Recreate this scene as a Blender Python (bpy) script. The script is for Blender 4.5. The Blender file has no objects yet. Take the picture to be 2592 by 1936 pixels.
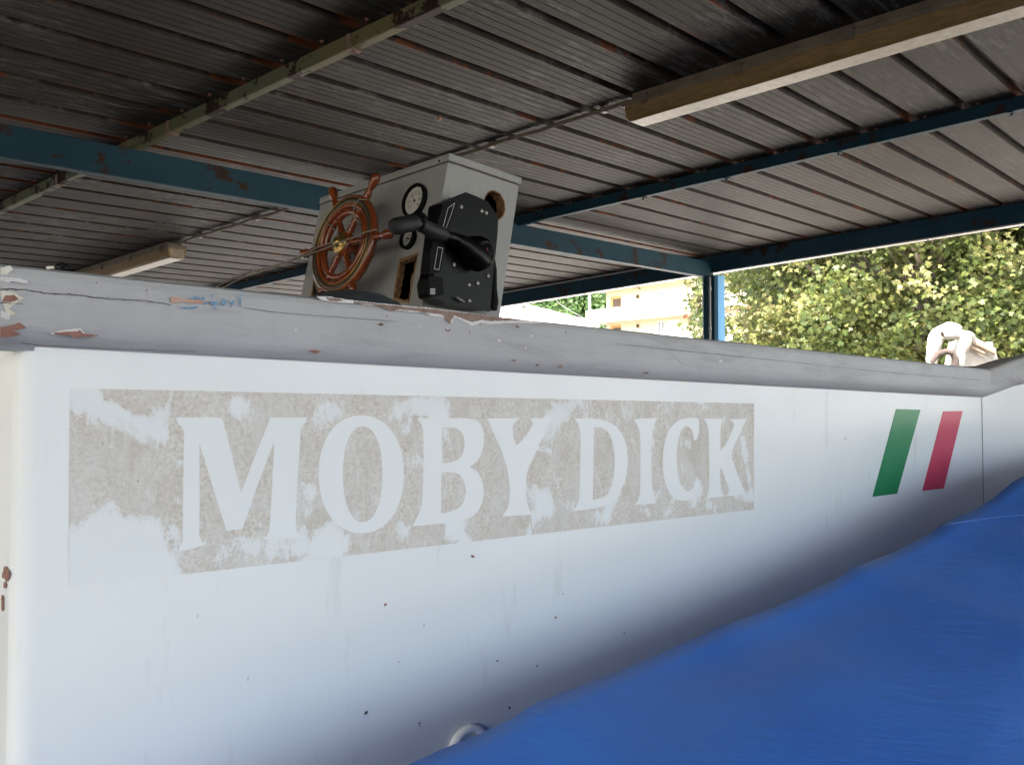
import bpy, math, random
import numpy as np
from mathutils import Vector, Matrix, noise as mn
R=math.radians
random.seed(7); rng=np.random.default_rng(7)
SC=bpy.context.scene; COL=SC.collection

# ------------------------------------------------------------------ camera
EYE=Vector((0,0,1.6)); FPX=2200.0; CX,CY=1296.0,968.0
PITCH=math.atan((1035-968)/FPX)
cd=bpy.data.cameras.new("camera"); cam=bpy.data.objects.new("camera",cd); COL.objects.link(cam)
cam.location=EYE; cam.rotation_euler=(R(90)+PITCH,0,0)
cd.sensor_width=36; cd.lens=36*FPX/2592; cd.clip_start=.02; cd.clip_end=2000
SC.camera=cam
# ------------------------------------------------------------------ sky, sun, exposure
SUN_EL=R(60); SUN_AZ=R(222)          # compass bearing of the sun, clockwise from +Y
w=bpy.data.worlds.new("World"); SC.world=w; w.use_nodes=True
nt=w.node_tree; sky=nt.nodes.new('ShaderNodeTexSky'); sky.sky_type='NISHITA'; sky.sun_disc=False
sky.sun_elevation=SUN_EL; sky.sun_rotation=SUN_AZ; sky.air_density=1.2; sky.dust_density=5; sky.ozone_density=.6; sky.altitude=0
nt.links.new(sky.outputs[0],nt.nodes['Background'].inputs[0]); nt.nodes['Background'].inputs[1].default_value=.15
sd=Vector((math.sin(SUN_AZ)*math.cos(SUN_EL),math.cos(SUN_AZ)*math.cos(SUN_EL),math.sin(SUN_EL)))
sl=bpy.data.lights.new("sun",'SUN'); sl.energy=3.0; sl.angle=R(.5); sl.color=(1,.95,.87)
so=bpy.data.objects.new("sun",sl); COL.objects.link(so); so.rotation_euler=sd.to_track_quat('Z','Y').to_euler()
SC.view_settings.view_transform='Standard'; SC.view_settings.look='None'
SC.view_settings.exposure=2.92; SC.view_settings.gamma=1
SC.cycles.max_bounces=10; SC.cycles.diffuse_bounces=6; SC.cycles.glossy_bounces=4; SC.cycles.transmission_bounces=6
SC.cycles.use_denoising=True

# ------------------------------------------------------------------ geometry helpers
cp,sp=math.cos(PITCH),math.sin(PITCH)
def ray(x,y):
    X=(x-CX)/FPX; Z=-(y-CY)/FPX
    return Vector((X,cp-Z*sp,sp+Z*cp))
def hit(x,y,P,N):
    r=ray(x,y); return EYE+r*((P-EYE).dot(N)/r.dot(N))
def world_of(q):
    return q.matrix_basis if q.parent is None else world_of(q.parent)@q.matrix_parent_inverse@q.matrix_basis
class MB:
    """collects faces into one mesh"""
    def __init__(s): s.v=[]; s.f=[]; s.m=[]; s.sm=[]; s.uv=[]
    def add(s,vs,fs,mat=0,smooth=False,uvs=None):
        b=len(s.v); s.v+= [tuple(p) for p in vs]
        s.uv+= uvs if uvs else [(p[0],p[1]) for p in vs]
        for f in fs: s.f.append([i+b for i in f]); s.m.append(mat); s.sm.append(smooth)
    def box(s,o,ax,lo,hi,mat=0):
        """box in the frame (origin o, three axes ax) from lo to hi"""
        P=[]
        for k in (0,1):
            for j in (0,1):
                for i in (0,1):
                    c=((lo[0],hi[0])[i],(lo[1],hi[1])[j],(lo[2],hi[2])[k])
                    P.append(o+ax[0]*c[0]+ax[1]*c[1]+ax[2]*c[2])
        F=[(0,2,3,1),(4,5,7,6),(0,1,5,4),(2,6,7,3),(0,4,6,2),(1,3,7,5)]
        if ax[0].cross(ax[1]).dot(ax[2])<0: F=[f[::-1] for f in F]
        s.add(P,F,mat)
    def tube(s,pts,r,n=10,mat=0,closed=False,caps=True):
        pts=[Vector(p) for p in pts]; N=len(pts); rr=r if isinstance(r,(list,tuple)) else [r]*N
        up=Vector((0,0,1)); V=[];prev=None
        for i,p in enumerate(pts):
            a=pts[(i-1)%N] if (closed or i>0) else p; b=pts[(i+1)%N] if (closed or i<N-1) else p
            t=(b-a).normalized() if (b-a).length>1e-9 else Vector((0,0,1))
            if prev is None:
                q=up if abs(t.dot(up))<.9 else Vector((1,0,0)); x=(q-t*q.dot(t)).normalized()
            else: x=(prev-t*prev.dot(t)).normalized()
            prev=x; y=t.cross(x)
            for k in range(n):
                a_=2*math.pi*k/n; V.append(p+(x*math.cos(a_)+y*math.sin(a_))*rr[i])
        F=[]
        for i in range(N if closed else N-1):
            for k in range(n):
                a=i*n+k;b=i*n+(k+1)%n;c=((i+1)%N)*n+(k+1)%n;d=((i+1)%N)*n+k; F.append((a,b,c,d))
        s.add(V,F,mat,True)
        if caps and not closed:
            s.add(V[:n],[tuple(range(n))[::-1]],mat); s.add(V[-n:],[tuple(range(n))],mat)
    def lathe(s,o,axis,prof,n=32,mat=0,smooth=True):
        """prof: list of (distance along axis, radius)"""
        axis=axis.normalized(); q=Vector((0,0,1)) if abs(axis.z)<.9 else Vector((1,0,0))
        x=(q-axis*q.dot(axis)).normalized(); y=axis.cross(x); V=[]
        for (h,r) in prof:
            for k in range(n):
                a=2*math.pi*k/n; V.append(o+axis*h+(x*math.cos(a)+y*math.sin(a))*r)
        F=[(i*n+k,i*n+(k+1)%n,(i+1)*n+(k+1)%n,(i+1)*n+k) for i in range(len(prof)-1) for k in range(n)]
        s.add(V,F,mat,smooth)
        if prof[0][1]>1e-5: s.add(V[:n],[tuple(range(n))[::-1]],mat)
        if prof[-1][1]>1e-5: s.add(V[-n:],[tuple(range(n))],mat)
    def poly(s,pts,mat=0,back=None):
        """flat polygon; back = offset vector gives it thickness"""
        n=len(pts); s.add(pts,[tuple(range(n))],mat)
        if back is not None:
            V=list(pts)+[p+back for p in pts]
            s.add(V,[(i,i+n,(i+1)%n+n,(i+1)%n) for i in range(n)]+[tuple(range(n,2*n))[::-1]],mat)
    def build(s,name,mats,parent=None,bevel=0,seg=2,auto=False):
        me=bpy.data.meshes.new(name); me.from_pydata(s.v,[],s.f); 
        if not isinstance(mats,(list,tuple)): mats=[mats]
        for m in mats: me.materials.append(m)
        me.polygons.foreach_set('material_index',s.m); me.polygons.foreach_set('use_smooth',s.sm)
        uvl=me.uv_layers.new(name='uv'); li=np.empty(len(me.loops),dtype=np.int32); me.loops.foreach_get('vertex_index',li)
        uvl.data.foreach_set('uv',np.array(s.uv,dtype=np.float32)[li].ravel())
        me.update()
        o=bpy.data.objects.new(name,me); COL.objects.link(o)
        if parent: 
            o.parent=parent
            o.matrix_parent_inverse=world_of(parent).inverted()
        if bevel:
            md=o.modifiers.new('bevel','BEVEL'); md.width=bevel; md.segments=seg; md.limit_method='ANGLE'; md.angle_limit=R(40)
        return o
def tag(o,label=None,cat=None,group=None,kind=None):
    if label:o['label']=label
    if cat:o['category']=cat
    if group:o['group']=group
    if kind:o['kind']=kind
    return o
def thing(name,loc,label,cat,group=None):
    o=bpy.data.objects.new(name,None); COL.objects.link(o); o.location=loc; o.empty_display_size=.1
    return tag(o,label,cat,group)

# ------------------------------------------------------------------ material helpers
class NT:
    def __init__(s,name,rough=.6,metal=0,spec=.5):
        s.m=bpy.data.materials.new(name); s.m.use_nodes=True; s.t=s.m.node_tree; s.b=s.t.nodes['Principled BSDF']
        s.b.inputs['Roughness'].default_value=rough; s.b.inputs['Metallic'].default_value=metal
        s.b.inputs['Specular IOR Level'].default_value=spec
    def n(s,t): return s.t.nodes.new(t)
    def l(s,a,b): s.t.links.new(a,b)
    def put(s,v,sock):
        if hasattr(v,'links') or isinstance(v,bpy.types.NodeSocket): s.l(v,sock)
        else: sock.default_value=v
    def M(s,op,a,b=0.0,c=None):
        n=s.n('ShaderNodeMath'); n.operation=op; s.put(a,n.inputs[0]); s.put(b,n.inputs[1])
        if c is not None: s.put(c,n.inputs[2])
        return n.outputs[0]
    def obj(s): return s.n('ShaderNodeTexCoord').outputs['Object']
    def uv(s):
        n=s.n('ShaderNodeUVMap'); n.uv_map='uv'; return n.outputs[0]
    def mp(s,v,sc=(1,1,1),loc=(0,0,0),rot=(0,0,0)):
        n=s.n('ShaderNodeMapping'); s.l(v,n.inputs[0]); n.inputs['Scale'].default_value=sc
        n.inputs['Location'].default_value=loc; n.inputs['Rotation'].default_value=rot; return n.outputs[0]
    def noise(s,v,scale,det=4,rough=.55,dist=0):
        n=s.n('ShaderNodeTexNoise'); s.l(v,n.inputs['Vector']); n.inputs['Scale'].default_value=scale
        n.inputs['Detail'].default_value=det; n.inputs['Roughness'].default_value=rough; n.inputs['Distortion'].default_value=dist
        return n.outputs['Fac']
    def ramp(s,f,stops,interp='LINEAR'):
        n=s.n('ShaderNodeValToRGB'); s.l(f,n.inputs[0]); n.color_ramp.interpolation=interp; e=n.color_ramp.elements
        while len(e)<len(stops): e.new(.5)
        for k,(p,c) in enumerate(stops):
            e[k].position=p; e[k].color=(c,c,c,1) if not isinstance(c,tuple) else (*c,1)
        return n.outputs[0]
    def mix(s,f,a,b,mode='MIX'):
        n=s.n('ShaderNodeMix'); n.data_type='RGBA'; n.blend_type=mode
        s.put(f,n.inputs[0])
        for v,k in ((a,6),(b,7)):
            if isinstance(v,tuple): n.inputs[k].default_value=(*v,1)
            else: s.l(v,n.inputs[k])
        return n.outputs[2]
    def color(s,v): 
        if isinstance(v,tuple): s.b.inputs['Base Color'].default_value=(*v,1)
        else: s.l(v,s.b.inputs['Base Color'])
        return s
    def bump(s,h,st=.3,d=.01):
        n=s.n('ShaderNodeBump'); s.l(h,n.inputs['Height']); n.inputs['Strength'].default_value=st; n.inputs['Distance'].default_value=d
        s.l(n.outputs[0],s.b.inputs['Normal']); return s
    def sep(s,v):
        n=s.n('ShaderNodeSeparateXYZ'); s.l(v,n.inputs[0]); return n.outputs
    def attr(s,name):
        n=s.n('ShaderNodeAttribute'); n.attribute_name=name; return n
def simple(name,c1,c2=None,scale=8,rough=.6,metal=0,bump=0,spec=.5,stretch=(1,1,1)):
    k=NT(name,rough,metal,spec); 
    if c2 is None: c2=tuple(x*.8 for x in c1)
    f=k.noise(k.mp(k.obj(),stretch),scale,5,.6)
    k.color(k.mix(k.ramp(f,[(.35,0.),(.65,1.)]),c1,c2))
    if bump: k.bump(f,bump,.004)
    return k.m

# painted metal roof sheets: uv = (a along the ribs, b across them) in metres
PITCHB=.25; B0=-2.29
PURL=(2.17,4.93,7.6)
def roof_mat():
    k=NT("painted_sheet_metal",.6,0,.13); uv=k.uv(); x,y,_=k.sep(uv)
    fine=k.noise(k.mp(uv,(3,30,1)),3,6,.7); big=k.noise(uv,.9,4,.5)
    base=k.mix(k.ramp(fine,[(.3,0.),(.7,1.)]),(.037,.030,.021),(.019,.0155,.011))
    base=k.mix(k.ramp(big,[(.4,0.),(.65,.6)]),base,(.046,.040,.035))
    wn=k.n('ShaderNodeTexWhiteNoise'); wn.noise_dimensions='1D'; k.l(k.M('FLOOR',k.M('ADD',y,.04)),wn.inputs['W'])
    base=k.mix(k.M('MULTIPLY',wn.outputs['Value'],.45),base,(.020,.018,.015))
    # pale scuffs and lime bloom
    sc=k.noise(k.mp(uv,(1.6,11,1),(3,1,0)),2.6,10,.8); sm=k.noise(uv,1.7,3,.5)
    scf=k.M('MULTIPLY',k.ramp(sc,[(.50,0.),(.62,1.)]),k.ramp(sm,[(.44,0.),(.56,1.)]))
    base=k.mix(k.M('MULTIPLY',k.M('MULTIPLY',scf,k.ramp(k.M('DIVIDE',x,8),[(.45,1.),(.62,.3)])),.8),base,(.16,.15,.14))
    # rust along the rib lips, heavier at the purlins
    fr=k.M('FRACT',k.M('DIVIDE',k.M('SUBTRACT',y,B0-.125+50*PITCHB*-1),PITCHB))
    d=k.M('MULTIPLY',k.M('ABSOLUTE',k.M('SUBTRACT',fr,.5)),PITCHB)       # distance from the rib axis
    lip=k.ramp(k.M('MULTIPLY',d,20),[(.0,1.),(.5,1.),(.85,0.)])
    rn=k.noise(k.mp(uv,(1.1,8,1),(0,4,0)),2.2,7,.72)
    near=None
    for p in PURL:
        q=k.M('SUBTRACT',1,k.M('MULTIPLY',k.M('ABSOLUTE',k.M('SUBTRACT',x,p-.06)),6)); q=k.M('MAXIMUM',q,0); q=k.M('MULTIPLY',q,k.ramp(k.noise(k.mp(uv,(.3,4,1)),1.3,2),[(.40,.2),(.6,1.)]))
        near=q if near is None else k.M('MAXIMUM',near,q)
    edge=k.M('MULTIPLY',k.M('MAXIMUM',0,k.M('SUBTRACT',1,k.M('MULTIPLY',k.M('ABSOLUTE',k.M('ADD',y,4.33)),5))),.14)
    th=k.M('ADD',k.M('ADD',rn,k.M('MULTIPLY',near,.2)),edge)
    rf=k.M('MULTIPLY',lip,k.ramp(th,[(.565,0.),(.61,1.)]))
    base=k.mix(rf,base,k.mix(k.noise(uv,40,3),(.07,.020,.008),(.16,.05,.016)))
    k.color(base); k.bump(k.noise(k.mp(uv,(4,40,1)),4,5,.6),.15,.003); return k.m
def steel_mat(name,paint,paint2,amount=.56,rust=(.045,.022,.012),rust2=(.025,.014,.009)):
    k=NT(name,.6,0,.18); o=k.obj()
    f=k.noise(o,5,6,.7); g=k.noise(o,1.2,3)
    p=k.mix(k.ramp(g,[(.4,0.),(.6,1.)]),paint,paint2)
    r=k.ramp(f,[(amount,0.),(amount+.03,1.)])
    k.color(k.mix(r,p,k.mix(k.noise(o,60,4),rust,rust2))); k.bump(f,.3,.003)
    return k.m
M={}
M['roof']=roof_mat()
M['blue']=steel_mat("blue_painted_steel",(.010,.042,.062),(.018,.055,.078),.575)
M['bluepost']=steel_mat("lit_blue_steel",(.26,.56,.84),(.29,.6,.86),.72)  # post blue lightened, painting light onto the flange
M['green']=steel_mat("flaking_green_steel",(.13,.14,.08),(.17,.15,.07),.53)
M['fascia']=simple("galvanised_trim",(.55,.53,.5),(.4,.4,.38),10,.35,.3)
M['hullwhite']=None
def hull_mat():
    k=NT("white_boat_paint",.38,0,.5); o=k.obj()
    a=k.noise(o,2.2,5,.6); b=k.noise(k.mp(o,(1,1,4)),60,5,.7); c=k.noise(k.mp(o,(3,3,.6)),9,5,.6)
    col=k.mix(k.ramp(a,[(.4,0.),(.65,.5)]),(.82,.815,.785),(.76,.755,.73))
    col=k.mix(k.ramp(c,[(.62,0.),(.78,.35)]),col,(.52,.50,.47))
    v=k.n('ShaderNodeTexVoronoi'); k.l(k.mp(o,(1,1,1)),v.inputs['Vector']); v.inputs['Scale'].default_value=16; v.feature='F1'
    spot=k.M('MULTIPLY',k.ramp(v.outputs['Distance'],[(.03,1.),(.07,0.)]),k.ramp(k.noise(o,7,2),[(.68,0.),(.71,1.)]))
    col=k.mix(k.M('MULTIPLY',spot,.4),col,(.38,.28,.24))
    k.color(col); k.bump(b,.1,.002); k.l(k.ramp(a,[(.3,.3),(.7,.5)]),k.b.inputs['Roughness']); return k.m
M['hullwhite']=hull_mat()
def rail_mat():
    k=NT("grey_rail_paint",.55,0,.3); o=k.obj(); L_=k.mp(o,(1,1,1),(0,0,0),(0,0,R(-40.4))); S_=k.mp(L_,(1,6,6))
    a=k.noise(o,3,6,.65); b=k.noise(o,30,7,.75); c=k.noise(S_,3.2,8,.72,.6); e=k.noise(S_,14,6,.7)
    col=k.mix(k.ramp(a,[(.35,0.),(.7,1.)]),(.47,.455,.445),(.40,.385,.375))
    col=k.mix(k.ramp(c,[(.50,0.),(.72,.75)]),col,(.29,.27,.26))
    col=k.mix(k.ramp(e,[(.60,0.),(.72,.45)]),col,(.50,.49,.49))
    col=k.mix(k.ramp(b,[(.70,0.),(.72,1.)]),col,(.62,.60,.58))
    col=k.mix(k.ramp(k.noise(k.mp(o,(1,1,1),(3,7,1)),34,5,.7),[(.70,0.),(.72,.9)]),col,(.22,.17,.15))
    k.color(col); k.bump(k.M('ADD',k.M('MULTIPLY',e,.7),b),.35,.003); return k.m
M['rail']=rail_mat()
M['primer']=simple("white_primer",(.72,.68,.64),(.6,.55,.52),40,.7)
M['wood_bare']=simple("bare_brown_wood",(.20,.125,.09),(.28,.19,.15),50,.85,0,.4)
M['wood_red']=simple("reddish_bare_wood",(.24,.10,.07),(.33,.17,.13),60,.85,0,.3)
M['crack']=simple("dark_crack",(.07,.05,.045),(.1,.07,.06),30,.9)
M['bluesmear']=simple("blue_paint_smear",(.06,.20,.34),(.28,.38,.46),120,.6)
M['orangesmear']=simple("orange_paint_smear",(.55,.25,.13),(.45,.33,.28),80,.6)
M['creamchip']=simple("cream_old_paint",(.62,.55,.42),(.7,.66,.55),60,.7)
M['black']=simple("matt_black_plastic",(.0025,.0025,.003),(.004,.004,.005),30,.6,0,0,.12)
M['blackgloss']=simple("worn_black_plastic",(.0018,.0018,.002),(.003,.003,.0035),20,.36,0,0,.16)
M['grip']=simple("black_rubber_grip",(.007,.0072,.008),(.010,.010,.012),60,.65,0,.3)
M['green_stripe']=simple("green_flag_paint",(.010,.21,.06),(.014,.23,.075),12,.4)
M['red_stripe']=simple("red_flag_paint",(.60,.03,.075),(.64,.04,.09),12,.4)
M['console']=simple("off_white_console_paint",(.34,.345,.335),(.30,.305,.295),6,.45,0,.05)
def console_mat():
    k=NT("off_white_console_paint",.45,0,.35); o=k.obj(); a=k.noise(o,5,6,.65); s1=k.noise(k.mp(o,(14,14,1.6)),3,7,.7); d=k.noise(o,55,4,.7)
    c=k.mix(k.ramp(a,[(.35,0.),(.65,1.)]),(.35,.352,.34),(.30,.303,.29)); c=k.mix(k.ramp(s1,[(.55,0.),(.75,.5)]),c,(.20,.185,.16))
    c=k.mix(k.ramp(d,[(.70,0.),(.74,.8)]),c,(.13,.10,.08)); k.color(c); k.bump(a,.08,.003); return k.m
M['console']=console_mat()
M['dial']=simple("white_dial",(.62,.60,.55),(.58,.56,.52),20,.3)
M['ink']=simple("dial_ink",(.02,.02,.02),None,20,.5)
M['redink']=simple("red_mark",(.5,.02,.02),None,20,.5)
M['brass']=simple("brass",(.60,.42,.14),(.42,.28,.09),30,.28,.9)
M['rimband']=simple("dark_rim_inlay",(.055,.035,.022),(.08,.05,.03),30,.4)
M['screw']=simple("dull_screw_metal",(.35,.33,.31),(.18,.15,.13),200,.4,.6)
M['rope']=simple("grey_rope",(.32,.28,.22),(.2,.17,.13),300,.9,0,.5)
M['dome']=simple("dark_grey_vinyl",(.045,.05,.058),(.07,.075,.08),14,.5,0,.2)
M['line']=simple("off_white_marking",(.5,.5,.5),None,20,.5)
def varnish():
    k=NT("varnished_mahogany",.22,0,.6); o=k.obj()
    f=k.noise(k.mp(o,(12,12,3)),6,6,.65,.5)
    k.color(k.mix(k.ramp(f,[(.3,0.),(.7,1.)]),(.30,.065,.018),(.13,.028,.010)))
    k.b.inputs['Coat Weight'].default_value=.5; k.b.inputs['Coat Roughness'].default_value=.12; return k.m
M['varnish']=varnish()
def wood_edge():
    k=NT("rotten_plywood_edge",.85); o=k.obj(); f=k.noise(o,70,5,.7)
    k.color(k.mix(k.ramp(f,[(.35,0.),(.65,1.)]),(.16,.075,.03),(.34,.20,.10))); k.bump(f,.6,.004); return k.m
M['plyedge']=wood_edge()
def tarp_mat():
    k=NT("blue_tarpaulin",.42,0,.35); o=k.obj()
    f=k.noise(k.mp(o,(1,1,1),(0,0,0),(0,0,R(-30))),3,5,.6); g=k.noise(k.mp(o,(2,9,2),(0,0,0),(0,0,R(-40))),5,6,.65)
    wv=k.noise(o,420,2,.5)
    c=k.mix(k.ramp(f,[(.35,0.),(.65,1.)]),(.040,.15,.52),(.052,.18,.58))
    c=k.mix(k.ramp(g,[(.55,0.),(.8,.3)]),c,(.035,.12,.46)); k.color(c)
    k.bump(k.M('ADD',k.M('MULTIPLY',g,.7),k.M('MULTIPLY',wv,.12)),.4,.008); return k.m
M['tarp']=tarp_mat()
def diff_mat():
    k=NT("yellowed_acrylic",.35,0,.5); o=k.obj(); g=k.noise(k.mp(o,(2.5,2.5,14)),4,6,.7)
    k.color(k.mix(k.ramp(g,[(.35,0.),(.7,1.)]),(.27,.17,.055),(.15,.085,.025))); return k.m
M['diff']=diff_mat()
def diff2_mat():
    k=NT("pale_acrylic_underside",.4,0,.5); o=k.obj(); g=k.noise(k.mp(o,(5,5,5)),5,7,.7)  # diffuser underside, paler than its sides
    k.color(k.mix(k.ramp(g,[(.35,0.),(.7,1.)]),(.34,.28,.19),(.22,.16,.09))); return k.m
M['diff2']=diff2_mat()
M['housing']=simple("aged_grey_housing",(.19,.155,.10),(.13,.10,.065),12,.5)
M['clip']=simple("brown_clip_metal",(.13,.09,.06),(.19,.15,.11),40,.45,.3)
M['conduit']=simple("aged_conduit",(.20,.16,.11),(.13,.09,.06),20,.5)
M['pipe']=simple("galvanised_pipe",(.40,.38,.36),(.3,.29,.27),20,.35,.5)

# ================================================================== GROUND
def ground_mat(name,c1,c2,c3):
    k=NT(name,.9,0,.2); o=k.obj(); a=k.noise(o,.35,6,.6); b=k.noise(o,9,6,.7)
    k.color(k.mix(k.ramp(a,[(.35,0.),(.65,1.)]),k.mix(b,c1,c2),c3)); k.bump(b,.4,.01); return k.m
g=MB(); g.add([(-900,-500,0),(900,-500,0),(900,1500,0),(-900,1500,0)],[(0,1,2,3)])
tag(g.build('ground',ground_mat("harbour_asphalt",(.034,.033,.032),(.026,.026,.026),(.03,.029,.028))),kind='structure')
# unseen pale ground past the far edge, added to bounce light onto the roof
dh=Vector((.69,.724,0)).normalized(); dn=Vector((-dh.y,dh.x,0)); q0=dh*8.2
g=MB(); g.add([q0-dn*60+Vector((0,0,.004)),q0+dh*45-dn*60+Vector((0,0,.004)),q0+dh*45+dn*60+Vector((0,0,.004)),q0+dn*60+Vector((0,0,.004))],[(0,1,2,3)])
tag(g.build('bounce_apron',ground_mat("bounce_concrete",(.60,.57,.51),(.50,.48,.44),(.55,.52,.47))),kind='structure')

g=MB(); z4=Vector((0,0,.004)); g.add([dh*-9+dn*9.3+z4,dh*8.2+dn*9.3+z4,dh*8.2+dn*60+z4,dh*-9+dn*60+z4],[(0,1,2,3)])  # unseen ground patch, added to adjust light bounced from the left
tag(g.build('side_bounce_ground',ground_mat("side_bounce_concrete",(.05,.048,.045),(.038,.036,.034),(.044,.042,.04))),kind='structure')

# ================================================================== SHED ROOF
VA=ray(3398,974).normalized(); VB=-ray(-1455,1209).normalized()
DA,DB=VA,VB; NN=DA.cross(DB).normalized()
if NN.z<0: NN=-NN
H=1.5
def AB(a,b,off=0.): return EYE+NN*(H-off)+DA*a+DB*b
def ab(x,y,off=0.):
    q=hit(x,y,EYE+NN*(H-off),NN)-EYE-NN*(H-off)
    c=DA.dot(DB); da=q.dot(DA); db=q.dot(DB); den=1-c*c
    return (da-c*db)/den,(db-c*da)/den
A_LO,A_HI=-4.2,7.66; B_LO,B_HI=-8.8,4.2  # unseen reach of the roof is shaped for the light on the hull
shed=thing('boat_shed',AB(7.9,-4.2,3.1),'open sided steel boat shelter with rusty corrugated sheet roof on blue painted beams','shelter')
sh=MB(); prof=[]   # (b, off) cross-section, off>0 hangs below the pan
b=B0-PITCHB*52
while b<B_HI:
    if b>B_LO:
        prof+=[(b-.026,0),(b-.019,-.044),(b+.016,-.044),(b+.023,0)]
        for q in (.062,.104,.146,.188):
            prof+=[(b+q-.0025,0),(b+q,-.0022),(b+q+.0025,0)]
    b+=PITCHB
na=14; V=[];UVs=[]
for i in range(na+1):
    a=A_LO+(A_HI-A_LO)*i/na
    for j,(bb,off) in enumerate(prof):
        # thin sheets are never quite straight
        wob=.0022*math.sin(a*1.7+bb*9)
        V.append(AB(a,bb+wob,off)); UVs.append((a,bb))
np_=len(prof)
sh.add(V,[(i*np_+j,(i+1)*np_+j,(i+1)*np_+j+1,i*np_+j+1) for i in range(na) for j in range(np_-1)],0,False,UVs)
# upper skin gives the roof thickness
V2=[AB(a,b_,-.06) for a in (A_LO,A_HI) for b_ in (B_LO,B_HI)]
sh.add(V2,[(0,1,3,2)])
bb=B0-PITCHB*26
while bb<.5:
    for pa in PURL:
        for da in (-.035,.075):
            if bb>B_LO+.2:
                P=AB(pa+da+random.uniform(-.01,.01),bb+.055+random.uniform(-.006,.006),.0005); sh.lathe(P,-NN,[(0,.009),(.0015,.009),(.002,.0055),(.007,.005),(.007,0)],6,1)
    bb+=PITCHB
sh.build('roof_sheeting',[M['roof'],M['wood_red']],shed)
AX=(DB,DA,NN)
def channel(bm,a,b0,b1,t,w,off0,lip=.03,th=.005,mat=0,inner=1):
    """C-section along DB: web on the near side"""
    o=AB(a,0,off0); n=-NN
    bm.box(o,(DB,DA,n),(b0,0,0),(b1,th,t),mat)
    bm.box(o,(DB,DA,n),(b0,th,t-th),(b1,w,t+.001),mat)
    bm.box(o,(DB,DA,n),(b0,th,0.001),(b1,w,th),mat)
def purlin(a,t,mat,label=None):
    m=MB(); channel(m,a,B_LO,B_HI,t,.045,.0015)
    # joint straps and hook bolts
    bb=-14
    o=m.build('purlin',mat,shed,.0015,1)
    if label:o['label']=label
    return o
p0=purlin(-.6,.06,M['blue']); p00=purlin(-3.2,.06,M['blue'])
p1=purlin(2.17,.052,M['green'],'greenish cream purlin with flaking rust, nearest on the left')
p2=purlin(4.92,.066,M['blue'],'dark blue purlin across the middle of the roof')
for i,(pa,t,bs) in enumerate(((2.17,.052,(-6.6,-5.05,-3.9,-2.62,-1.35)),(4.92,.066,(-5.2,-3.2,-2.62,-1.95,-1.1)),(7.6,.15,(-6.9,-5.7,-3.6,-2.35,-.9)))):
    for bb in bs:
        m=MB(); n=-NN; o=AB(pa,bb,0)
        m.box(o,(DB,DA,n),(-.012,-.004,.002),(.012,-.0005,t+.006)); m.box(o,(DB,DA,n),(-.012,-.004,t+.0035),(.012,.05,t+.008))
        m.tube([o+n*(t+.008)+DA*.02,o+n*(t+.02)+DA*.02],.006,6)
        m.build('joint_strap',M['wood_bare'] if i==0 else M['blue'],shed)
# main beam along the ribs, slung under the purlins
mb=MB(); bM=-4.23; o=AB(0,bM,.056); n=-NN
mb.box(o,(DA,-DB,n),(A_LO,0,0),(7.62,.006,.148)); mb.box(o,(DA,-DB,n),(A_LO,.006,.142),(7.62,.06,.149)); mb.box(o,(DA,-DB,n),(A_LO,.006,.001),(7.62,.06,.008))
mb.build('main_beam',M['blue'],shed,.002,1)
# second main beam further right keeps the roof up outside the frame
mb=MB(); o=AB(0,3.2,.056); mb.box(o,(DA,-DB,n),(A_LO,0,0),(7.62,.06,.148)); mb.build('main_beam',M['blue'],shed)
# edge beam
eb=MB(); channel(eb,7.60,B_LO,B_HI,.15,.05,.0015); eb.build('edge_beam',M['blue'],shed,.002,1)
cb=MB(); cb.box(AB(7.63,0,-.001),(DB,DA,NN),(B_LO,0,0),(B_HI,.028,.05)); cb.build('closure_strip',M['crack'],shed)
fb=MB(); o=AB(7.6,0,.1527); fb.box(o,(DB,DA,n),(B_LO,-.006,0),(B_HI,.075,.012)); fb.build('edge_trim',M['fascia'],shed,.002,1)
# front edge beam behind the camera
m=MB(); channel(m,A_LO,B_LO,B_HI,.15,.05,.0015); m.build('edge_beam',M['blue'],shed)
# thin pipe along the far bay of the edge beam
pb=MB(); pb.tube([AB(7.56,-4.45,.015),AB(7.56,-8.7,.015)],.010,8); pb.build('cable_pipe',M['pipe'],shed)
# post at the beam end
def post(P,ztop,mat_l,mat_r,pipe=True):
    e1=Vector((1,0,0)); e2=Vector((0,1,0)); e3=Vector((0,0,1)); o=Vector((P.x,P.y,0))
    m=MB(); w=.1
    # H section seen from its corner: web side dark, flange facing right
    u=Vector((.82,.57,0)).normalized(); v=Vector((-.57,.82,0)).normalized()
    m.box(o,(u,v,e3),(-.100,0,0),(-.006,.006,ztop)); 
    m.box(o,(u,v,e3),(-.006,-.045,0),(0,.055,ztop)); m.box(o,(u,v,e3),(-.106,-.045,0),(-.100,.055,ztop))
    p=m.build('post',mat_r,shed,.001,1)
    return p
pq=ab(1838,697,.204); PP=AB(*pq,.204)
pm=MB(); pv=Vector((0,0,1))
def postbox(x0,x1,Y,y_top,thick,mat,name,lab=None):
    a=hit(x0,800,Vector((0,Y,0)),Vector((0,1,0))); b_=hit(x1,800,Vector((0,Y,0)),Vector((0,1,0)))
    m=MB(); o=Vector((a.x,Y,0)); m.box(o,(Vector((1,0,0)),Vector((0,1,0)),Vector((0,0,1))),(0,0,0),(b_.x-a.x,thick,y_top)); 
    q=m.build(name,mat,shed,.002,1)
    if lab:q['label']=lab
YP=PP.y-.02; ZT=PP.z-.001
a=hit(1817,800,Vector((0,YP,0)),Vector((0,1,0))); m=MB(); e1_=Vector((.86,.51,0)); e2_=Vector((-.51,.86,0))
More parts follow.
